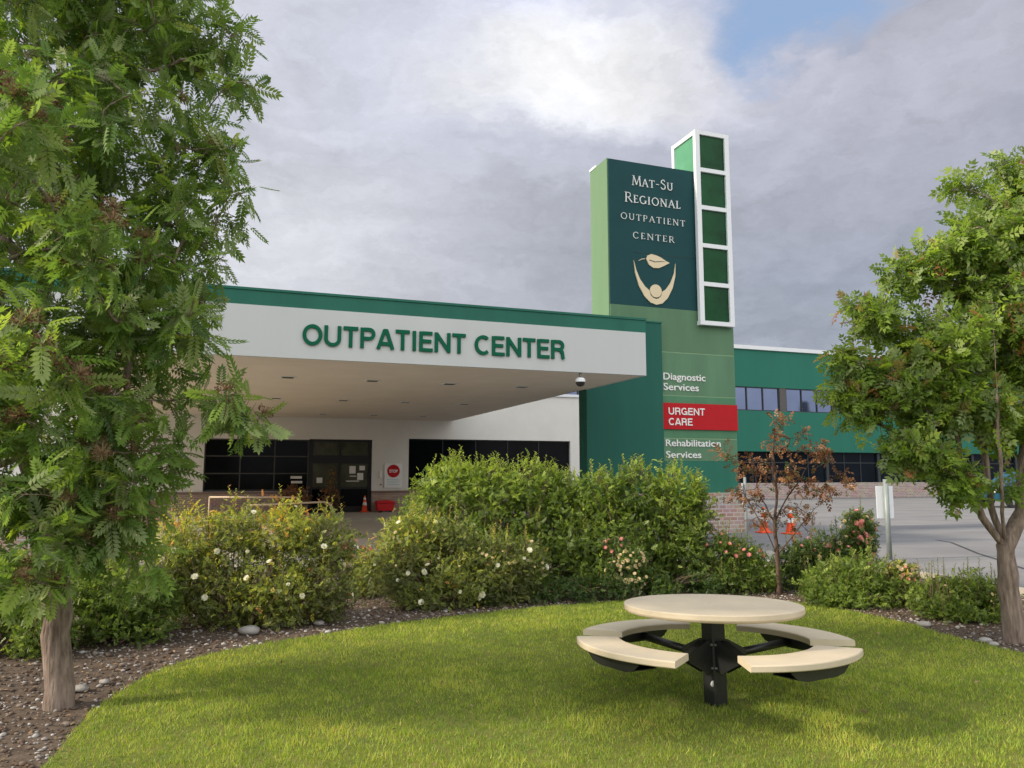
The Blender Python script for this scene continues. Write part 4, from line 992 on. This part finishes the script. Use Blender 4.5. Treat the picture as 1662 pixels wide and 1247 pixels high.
# ------------------------------------------------------------ shrubs
BL = {}
BL['white'] = bloom_mesh('rose_bloom', M['petal_white'], .042)
BL['cream'] = bloom_mesh('blossom', M['petal_cream'], .033)
BL['pink'] = bloom_mesh('blossom', M['petal_pink'], .042)
BL['magenta'] = bloom_mesh('blossom', M['petal_magenta'], .035)
def shrub(name, label, cat, clumps, n, lmat, leafT=SPR, ls=.11, seed=1, blooms=None, shoots=0, base=None, group=None, tb_=.3, tv=.18, toptint=.35, up=.45, smat='stem'):
    """clumps: (x, y, z, rx, ry, rz) in world metres"""
    r = np.random.default_rng(seed); C_ = np.array([c[:3] for c in clumps]); S_ = np.array([c[3:] for c in clumps])
    if base is None: base = (C_[:, 0].mean(), C_[:, 1].mean(), .02)
    n = int(n*1.8); ls = ls*.68; tv = tv*1.25
    base = np.array(base, float); t = thing(name, label, cat, tuple(base), 0, group)
    vol = (S_[:, 0]*S_[:, 1]*S_[:, 2])**(2/3); w = vol/vol.sum(); ci = r.choice(len(clumps), n, p=w)
    d = nrm(r.normal(size=(n, 3))); q = r.uniform(0, 1, (n, 1))**.42*(1+.28*r.random((n, 1))**4); lump = 1+.16*np.sin(d[:, :1]*9+ci[:, None])*np.cos(d[:, 1:2]*8+ci[:, None]*2)+.12*np.sin(d[:, 2:3]*13+ci[:, None])
    P = C_[ci]+d*S_[ci]*q*lump; hole = np.sin(P[:, 0]*9.1+seed)*np.sin(P[:, 2]*11.3+P[:, 1]*4)+np.sin(P[:, 1]*10.7+P[:, 0]*5)*np.sin(P[:, 2]*7.9+seed*2); keep = (P[:, 2] > .04) & (r.random(n) > np.clip(hole*1.1-.15, 0, .93)); P = P[keep]; d = d[keep]; ci = ci[keep]; q = q[keep]
    n = len(P); D = nrm(d*.7+np.array([0, 0, up*.6])+r.normal(size=(n, 3))*.8); NH = nrm(d+np.array([0, 0, .8])+r.normal(size=(n, 3))*.5)
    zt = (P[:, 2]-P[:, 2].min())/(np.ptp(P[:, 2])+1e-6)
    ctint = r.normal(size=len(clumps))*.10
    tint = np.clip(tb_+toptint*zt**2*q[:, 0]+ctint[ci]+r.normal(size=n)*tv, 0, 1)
    P = P-base; sc_ = ls*r.uniform(.65, 1.2, n)
    mb = MB(); top = []
    for k in range(len(clumps)):
        for _ in range(11):
            dd = nrm(r.normal(size=3)+np.array([0, 0, .8])); e = C_[k]+dd*S_[k]*r.uniform(.8, 1.2)-base; s = np.array([(C_[k][0]-base[0])*.55+r.normal()*.08, (C_[k][1]-base[1])*.55+r.normal()*.08, -.02])
            mid = (s+e)/2+r.normal(size=3)*.06+np.array([(s-e)[0]*.12, (s-e)[1]*.12, .08])
            pts = [tuple((1-u)**2*s+2*u*(1-u)*mid+u*u*e) for u in np.linspace(0, 1, 7)]
            mb.tube(pts, list(np.linspace(.010, .0025, 7)), 5, cap=False)
    sp = []; sd = []; 
    for _ in range(shoots):
        k = r.choice(len(clumps), p=w); a = r.uniform(0, 2*math.pi); rr = r.uniform(0, .75)
        s = C_[k]+np.array([math.cos(a)*rr, math.sin(a)*rr, math.sqrt(1-rr*rr)*.92])*S_[k]-base
        # keep only shoots that leave the crown
        L_ = r.uniform(.08, .30); e = s+np.array([r.normal()*.04, r.normal()*.04, L_]); mb.tube([tuple(s-np.array([0, 0, .15])), tuple(e)], [.004, .002], 4, cap=False)
        m_ = int(L_/.022)+2
        for i in range(m_):
            f = i/m_; sp.append(s+(e-s)*f); a2 = i*2.4+r.random(); sd.append(np.array([math.cos(a2), math.sin(a2), .9]))
    stems = mb.build('stems', M[smat], t)
    V = []; F = []; T = []; o_ = 0; pick = r.integers(0, 3, n)
    for k, (tp, kz, kx) in enumerate(((leafT, 1, 0), (SPR5 if leafT is SPR else SPR, 1.5, .25), (leafT, -.5, -.35))):
        m_ = pick == k; q_ = tp[0].copy(); q_[:, 2] *= kz; q_[:, 0] += kx*q_[:, 1]**2; v_, f_, t_ = instance(q_, tp[1], P[m_], D[m_], NH[m_], sc_[m_], tint[m_])
        V.append(v_); F.append(f_+o_); T.append(t_); o_ += len(v_)
    V = np.vstack(V); F = np.vstack(F); T = np.concatenate(T)
    if sp:
        sp = np.array(sp); sd = np.array(sd); one = np.array(leaflet(0, 0, 0, .5, .22, .2, 0, .05)); 
        V2, F2, T2 = instance(one, np.array([[0, 1, 2, 3]]), sp, sd, np.tile([0, 0, 1.], (len(sp), 1))+r.normal(size=(len(sp), 3))*.2, ls*1.35*r.uniform(.7, 1.1, len(sp)), np.clip(.75+r.normal(size=len(sp))*.15, 0, 1))
        F = np.vstack([F, F2+len(V)]); V = np.vstack([V, V2]); T = np.concatenate([T, T2])
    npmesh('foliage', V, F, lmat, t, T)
    for me, cnt, zlo, zhi, sz in (blooms or []):
        k_ = 0; tries = 0
        while k_ < cnt and tries < cnt*60:
            tries += 1; k = r.choice(len(clumps), p=w); dd = nrm(r.normal(size=3)+np.array([0, -.55, .1])); p = C_[k]+dd*S_[k]*1.03
            if not (zlo <= p[2] <= zhi): continue
            if any((((p-C_[j])/S_[j])**2).sum() < .85 for j in range(len(clumps)) if j != k): continue
            o = bpy.data.objects.new(BL[me].name.split('.')[0], BL[me]); COL.objects.link(o); o.parent = t; k_ += 1
            v = Vector(nrm(dd+np.array([0, -.3, .35])+r.normal(size=3)*.25)); o.matrix_local = Matrix.Translation(Vector(p-base)) @ v.to_track_quat('Z', 'Y').to_matrix().to_4x4() @ Matrix.Rotation(r.uniform(0, 6), 4, 'Z') @ Matrix.Scale(sz*r.uniform(.55, 1.05), 4)
    return t
def CL(L_):   # (px, py of the clump centre, distance, rx, ry, rz)
    out = []
    for px, py, Y, rx, ry, rz in L_:
        p = at(px, py, Y); out.append((p.x, p.y, p.z, rx, ry, rz))
    return out
# big privet-like hedge shrubs
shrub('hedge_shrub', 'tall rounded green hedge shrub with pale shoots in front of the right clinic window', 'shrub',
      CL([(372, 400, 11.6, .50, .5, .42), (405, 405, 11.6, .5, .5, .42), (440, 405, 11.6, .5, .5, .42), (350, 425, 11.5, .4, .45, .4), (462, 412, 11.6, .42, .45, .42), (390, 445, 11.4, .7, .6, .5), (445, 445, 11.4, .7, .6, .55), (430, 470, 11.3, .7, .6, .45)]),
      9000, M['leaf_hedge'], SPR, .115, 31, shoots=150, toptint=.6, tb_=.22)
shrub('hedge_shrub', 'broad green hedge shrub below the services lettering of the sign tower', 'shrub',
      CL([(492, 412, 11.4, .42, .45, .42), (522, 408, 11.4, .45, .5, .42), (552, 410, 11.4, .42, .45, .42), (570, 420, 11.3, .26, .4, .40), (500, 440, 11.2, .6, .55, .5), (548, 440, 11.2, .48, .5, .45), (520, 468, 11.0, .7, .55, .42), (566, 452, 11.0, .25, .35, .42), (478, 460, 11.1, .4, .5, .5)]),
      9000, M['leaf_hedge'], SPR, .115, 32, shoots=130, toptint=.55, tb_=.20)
# rose shrubs
shrub('rose_shrub', 'wide rose bush with pale roses and yellow green tips left of the path gap', 'shrub',
      CL([(155, 450, 8.6, .38, .4, .40), (195, 442, 8.7, .38, .4, .36), (235, 440, 8.8, .38, .4, .34), (268, 450, 8.8, .32, .35, .36), (175, 485, 8.5, .45, .4, .35), (225, 485, 8.5, .5, .4, .36), (268, 485, 8.6, .3, .35, .34), (140, 480, 8.4, .3, .35, .38), (210, 505, 8.4, .55, .35, .2)]),
      9500, M['leaf_rose'], SPR5, .085, 33, [('white', 26, .3, 1.5, 1.0), ('pink', 4, .6, 1.4, .9)], 60, toptint=.5, tb_=.24)
shrub('rose_shrub', 'white flowering rose bush in front of the tall hedge right of the path gap', 'shrub',
      CL([(340, 445, 9.9, .42, .4, .40), (368, 450, 9.9, .42, .4, .38), (330, 470, 9.7, .35, .4, .38), (370, 480, 9.6, .45, .4, .34), (405, 465, 9.9, .38, .4, .38), (432, 462, 10.0, .26, .35, .32), (345, 492, 9.5, .4, .35, .22), (410, 487, 9.8, .4, .35, .25)]),
      8500, M['leaf_rose'], SPR5, .085, 34, [('white', 22, .1, 1.1, 1.1), ('cream', 40, .4, 1.2, .8)], 45, toptint=.28, tb_=.20)
shrub('rose_shrub', 'small sprawling rose bush at the back end of the path gap', 'shrub',
      CL([(303, 468, 10.6, .28, .3, .30), (318, 462, 10.7, .25, .3, .34), (296, 480, 10.4, .25, .3, .2)]), 1800, M['leaf_rose'], SPR5, .08, 35, [('white', 4, .2, 1.1, .8)], 12, tb_=.3)
shrub('magenta_flowers', 'low mound of deep pink flowers beyond the path gap', 'flowers',
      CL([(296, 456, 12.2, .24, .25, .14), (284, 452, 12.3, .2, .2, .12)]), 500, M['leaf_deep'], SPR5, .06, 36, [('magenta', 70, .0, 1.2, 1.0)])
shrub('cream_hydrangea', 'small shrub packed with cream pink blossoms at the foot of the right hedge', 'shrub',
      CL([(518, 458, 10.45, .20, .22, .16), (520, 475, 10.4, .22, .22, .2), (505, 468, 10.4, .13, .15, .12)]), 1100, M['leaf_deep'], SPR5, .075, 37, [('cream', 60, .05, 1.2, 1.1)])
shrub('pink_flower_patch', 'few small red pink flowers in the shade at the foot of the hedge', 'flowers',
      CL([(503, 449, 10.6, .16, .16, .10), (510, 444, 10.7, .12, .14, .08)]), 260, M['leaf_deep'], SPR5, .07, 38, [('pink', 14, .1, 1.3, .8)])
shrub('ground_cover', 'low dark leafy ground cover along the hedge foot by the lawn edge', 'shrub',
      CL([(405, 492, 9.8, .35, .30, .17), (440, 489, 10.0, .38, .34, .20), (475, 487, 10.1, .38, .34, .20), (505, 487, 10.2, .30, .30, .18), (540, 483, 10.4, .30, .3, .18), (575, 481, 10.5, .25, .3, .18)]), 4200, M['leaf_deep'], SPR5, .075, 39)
shrub('pink_rose_shrub', 'loose green rose bush with faded pink roses left of the rust sapling', 'shrub',
      CL([(592, 455, 10.9, .26, .3, .28), (610, 460, 10.9, .30, .3, .26), (600, 475, 10.7, .42, .3, .22), (625, 472, 10.8, .25, .3, .24), (580, 470, 10.8, .2, .25, .25)]), 3200, M['leaf_bright'], SPR5, .085, 40, [('pink', 26, .5, 1.3, .85)], 20, toptint=.1, tb_=.25)
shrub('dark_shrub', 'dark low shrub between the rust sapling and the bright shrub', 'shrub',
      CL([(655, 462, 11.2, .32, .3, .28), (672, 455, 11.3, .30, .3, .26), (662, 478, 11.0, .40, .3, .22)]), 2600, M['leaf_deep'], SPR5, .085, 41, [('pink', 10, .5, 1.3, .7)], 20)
shrub('peach_rose_shrub', 'upright rose bush covered with peach pink blooms beside the sign post', 'shrub',
      CL([(704, 432, 11.2, .22, .25, .22), (705, 448, 11.1, .22, .26, .24), (690, 450, 11.0, .22, .25, .2), (682, 458, 11.0, .2, .25, .16)]), 2600, M['leaf_deep'], SPR5, .085, 42, [('pink', 34, .3, 1.6, 1.1), ('cream', 24, .3, 1.6, 1.2)], 10)
shrub('bright_shrub', 'rounded bright green shrub in front of the peach rose bush', 'shrub',
      CL([(680, 482, 9.9, .30, .32, .26), (705, 474, 9.9, .34, .35, .28), (730, 484, 9.7, .28, .3, .24), (700, 492, 9.6, .45, .3, .18), (672, 492, 9.7, .2, .25, .16)]), 5200, M['leaf_bright'], SPR, .085, 43, shoots=30, toptint=.3, tb_=.25)
shrub('yellow_rose_shrub', 'small shrub with yellow pink blooms right of the bright green shrub', 'shrub',
      CL([(740, 472, 9.7, .17, .2, .16), (744, 488, 9.5, .16, .2, .18)]), 900, M['leaf_rose'], SPR5, .075, 44, [('cream', 22, .35, 1.2, 1.1), ('pink', 8, .3, 1.1, .9)], toptint=.3)
shrub('spirea_shrub', 'fine leaved green shrub left of the right tree trunk', 'shrub',
      CL([(770, 494, 8.9, .28, .3, .24), (795, 490, 8.9, .32, .32, .26), (815, 498, 8.8, .22, .28, .24), (790, 505, 8.7, .45, .3, .14)]), 5200, M['leaf_hedge'], SPR, .07, 45, [('cream', 4, .1, 1, .7)], 40, toptint=.35, tb_=.3)
shrub('spirea_shrub', 'feathery green shrub behind the left tree trunk', 'shrub',
      CL([(90, 492, 7.8, .34, .35, .34), (120, 496, 7.8, .30, .32, .32), (70, 505, 7.6, .3, .3, .28), (105, 515, 7.6, .4, .3, .2)]), 5000, M['leaf_bright'], SPR, .08, 46, shoots=30, tb_=.2, toptint=.3)
shrub('spirea_shrub', 'pale fine leaved shrub at the left edge of the photo', 'shrub',
      CL([(12, 510, 7.2, .28, .3, .25), (35, 520, 7.1, .25, .3, .22), (-25, 515, 7.2, .4, .35, .3)]), 3600, M['leaf_hedge'], SPR, .07, 47, shoots=20, tb_=.4)
shrub('rose_shrub', 'pink rose bush half hidden behind the left tree foliage', 'shrub',
      CL([(60, 462, 9.4, .36, .4, .36), (30, 470, 9.3, .36, .4, .36), (95, 458, 9.6, .3, .35, .36)]), 3600, M['leaf_rose'], SPR5, .085, 48, [('pink', 14, .5, 1.5, .9)], 20)
p_ = W(2.1, 29.4); shrub('brown_bush', 'brown rounded bush in front of the left window beside the door', 'shrub', [(p_.x, p_.y, .65, .55, .4, .5)], 900, M['leaf_rust'], SPR, .14, 49, smat='rust_stem', base=(p_.x, p_.y, .09))
p_ = W(3.3, 28.4); shrub('red_shrub', 'thin red twigged shrub in front of the entrance door', 'shrub', [(p_.x, p_.y, .7, .35, .3, .45), (p_.x+.05, p_.y, 1.3, .16, .15, .4)], 320, M['leaf_rust'], SPR5, .14, 50, smat='rust_stem', base=(p_.x, p_.y, .0))

# ------------------------------------------------------------ grass, gravel, litter
def inside(loop, X, Y):
    c = np.zeros(len(X), bool); n = len(loop)
    for i in range(n):
        x0, y0 = loop[i]; x1, y1 = loop[(i+1) % n]
        if y0 == y1: continue
        m_ = ((y0 > Y) != (y1 > Y)) & (X < (x1-x0)*(Y-y0)/(y1-y0)+x0); c ^= m_
    return c
def grass():
    r = np.random.default_rng(5)
    out = []
    for n, y0, y1 in ((210000, 3.4, 6.6), (150000, 6.6, 10.4), (9000, -1, 3.4)):
        X = r.uniform(-3.3, 8.2, n); Y = r.uniform(y0, y1, n)
        out.append(np.stack([X, Y], 1))
    XY = np.vstack(out); e = XY+r.normal(size=XY.shape)*.015; XY = XY[inside(LAWN, e[:, 0], e[:, 1])]
    n = len(XY)
    # tufts: clumpy height and lean
    f = np.sin(XY[:, 0]*7.3+np.sin(XY[:, 1]*5.1)*1.7)*np.sin(XY[:, 1]*6.7+np.sin(XY[:, 0]*4.3)*2)
    f2 = np.sin(XY[:, 0]*1.9+1.3+np.sin(XY[:, 1]*1.2)*1.5)*np.sin(XY[:, 1]*2.3+np.sin(XY[:, 0]*1.7))
    f3 = np.sin(XY[:, 0]*23+np.sin(XY[:, 1]*17))*np.sin(XY[:, 1]*21+np.sin(XY[:, 0]*19))
    h = .026*(1+.25*f+.15*f2+.25*f3)*r.uniform(.5, 1.35, n); a = r.uniform(0, 2*math.pi, n); lean = r.uniform(.1, .9, n)*h
    w = r.uniform(.0018, .0036, n)*(1+np.maximum(0, XY[:, 1]-5)*.12)
    base = np.column_stack([XY, np.full(n, .012)]); side = np.column_stack([np.cos(a), np.sin(a), np.zeros(n)])*w[:, None]
    b2 = a+r.normal(size=n)*.8+1.57; tip = base+np.column_stack([np.cos(b2)*lean, np.sin(b2)*lean, h])
    V = np.stack([base-side, base+side, tip], 1).reshape(-1, 3); F = np.arange(3*n).reshape(-1, 3)
    tint = np.clip(.42+.10*f+.10*f2+.12*f3+r.normal(size=n)*.17+(r.random(n) < .05)*.35, 0, 1)
    o = npmesh('grass', V, F, M['grass'], None, np.repeat(tint, 3)); tagx(o, 'short mown green lawn grass with yellowish patches', 'grass', kind='stuff')
grass()
def gravel():
    r = np.random.default_rng(8)
    n = 60000; X = r.uniform(-7, 7.5, n); Y = r.uniform(3.0, 12.5, n)
    k = inside(BED, X, Y) & ~inside(LAWN, X, Y); X = X[k]; Y = Y[k]; n = len(X)
    oc = np.array([(1, 0, 0), (-1, 0, 0), (0, 1, 0), (0, -1, 0), (0, 0, 1), (0, 0, -1)], float)
    ico = []; 
    t = (1+5**.5)/2; iv = nrm(np.array([(-1, t, 0), (1, t, 0), (-1, -t, 0), (1, -t, 0), (0, -1, t), (0, 1, t), (0, -1, -t), (0, 1, -t), (t, 0, -1), (t, 0, 1), (-t, 0, -1), (-t, 0, 1)]))
    fi = np.array([(0, 11, 5), (0, 5, 1), (0, 1, 7), (0, 7, 10), (0, 10, 11), (1, 5, 9), (5, 11, 4), (11, 10, 2), (10, 7, 6), (7, 1, 8), (3, 9, 4), (3, 4, 2), (3, 2, 6), (3, 6, 8), (3, 8, 9), (4, 9, 5), (2, 4, 11), (6, 2, 10), (8, 6, 7), (9, 8, 1)])
    s = np.exp(r.normal(size=n)*.5)*.0085; s = np.minimum(s, .03)
    V = iv[None]*s[:, None, None]*np.stack([r.uniform(.7, 1.4, n), r.uniform(.7, 1.4, n), r.uniform(.35, .8, n)], 1)[:, None]*r.uniform(.8, 1.2, (n, 12, 1))
    a = r.uniform(0, 6.28, n); c, s_ = np.cos(a)[:, None], np.sin(a)[:, None]
    V = np.stack([V[..., 0]*c-V[..., 1]*s_, V[..., 0]*s_+V[..., 1]*c, V[..., 2]], -1)
    V += np.stack([X, Y, .008+s*.25], 1)[:, None]
    F = fi[None]+(np.arange(n)*12)[:, None, None]
    m = leaf_mat('gravel_bits', [(0, (.06, .042, .034)), (.45, (.17, .12, .09)), (.70, (.30, .27, .25)), (1, (.56, .54, .52))], 0.0, .9)
    o = npmesh('gravel', V.reshape(-1, 3), F.reshape(-1, 3), m, None, np.repeat(np.clip(r.beta(1.3, 1.3, n), 0, 1), 12)); tagx(o, 'grey and brown gravel and bark bits covering the planting bed', 'gravel', kind='stuff')
    # dead leaves lying about
    n = 16000; X = r.uniform(-7, 7.5, n); Y = r.uniform(3.0, 12.5, n); k = inside(BED, X, Y) & ~inside(LAWN, X, Y); X = X[k]; Y = Y[k]; n = len(X)
    xl = r.uniform(-2.8, 5, 70); yl = r.uniform(4, 9.8, 70); kl = inside(LAWN, xl, yl)
    P = np.vstack([np.stack([X, Y, np.full(n, .014)+r.random(n)*.012], 1), np.stack([xl[kl], yl[kl], np.full(kl.sum(), .038)], 1)]); n = len(P); D = nrm(np.stack([r.normal(size=n), r.normal(size=n), r.normal(size=n)*.2], 1))
    V, F, T = instance(np.array(leaflet(0, 0, 0, 1, .5, .2)), np.array([[0, 1, 2, 3]]), P, D, np.tile([0, 0, 1.], (n, 1))+r.normal(size=(n, 3))*.35, r.uniform(.02, .055, n), r.random(n))
    m = leaf_mat('litter', [(0, (.07, .035, .02)), (.6, (.24, .15, .09)), (1, (.36, .26, .16))], .1, .9)
    o = npmesh('leaf_litter', V, F, m, None, T); tagx(o, 'fallen brown leaves and twigs on the planting bed', 'leaf litter', kind='stuff')
gravel()
def rock(label, p, s, seed):
    r = random.Random(seed); bm_ = MB(); n = 14; prof = []
    vs = []; rings = 6
    for i in range(rings+1):
        th = math.pi*i/rings
        for j in range(n):
            a = 2*math.pi*j/n; k = 1+.14*math.sin(3*a+seed)+.1*r.uniform(-1, 1); vs.append((s*math.sin(th)*math.cos(a)*k*1.2, s*math.sin(th)*math.sin(a)*k, s*.55*math.cos(th)))
    fs = [(i*n+j, (i+1)*n+j, (i+1)*n+(j+1) % n, i*n+(j+1) % n) for i in range(rings) for j in range(n)]
    bm_.add(vs, fs, True); o = bm_.build('rock', M['stone']); o.location = (p.x, p.y, .02+s*.25); tagx(o, label, 'rock', 'rocks edging the planting bed')
for px, py, s, lab in [(205, 519, .09, 'grey rock at the lawn edge below the wide rose bush'), (262, 512, .05, 'small rock by the bed edge right of the grey rock'), (758, 513, .06, 'pale rock under the gap between the two right shrubs'), (808, 526, .05, 'light rock on the bed edge beside the right tree'), (815, 529, .04, 'white pebble nearest the foot of the right tree'), (66, 566, .05, 'grey stone on the bed right of the left tree trunk'), (86, 560, .035, 'small grey stone farther right of the left tree trunk')]:
    rock(lab, ground_at(px, py, .02), s, int(px))
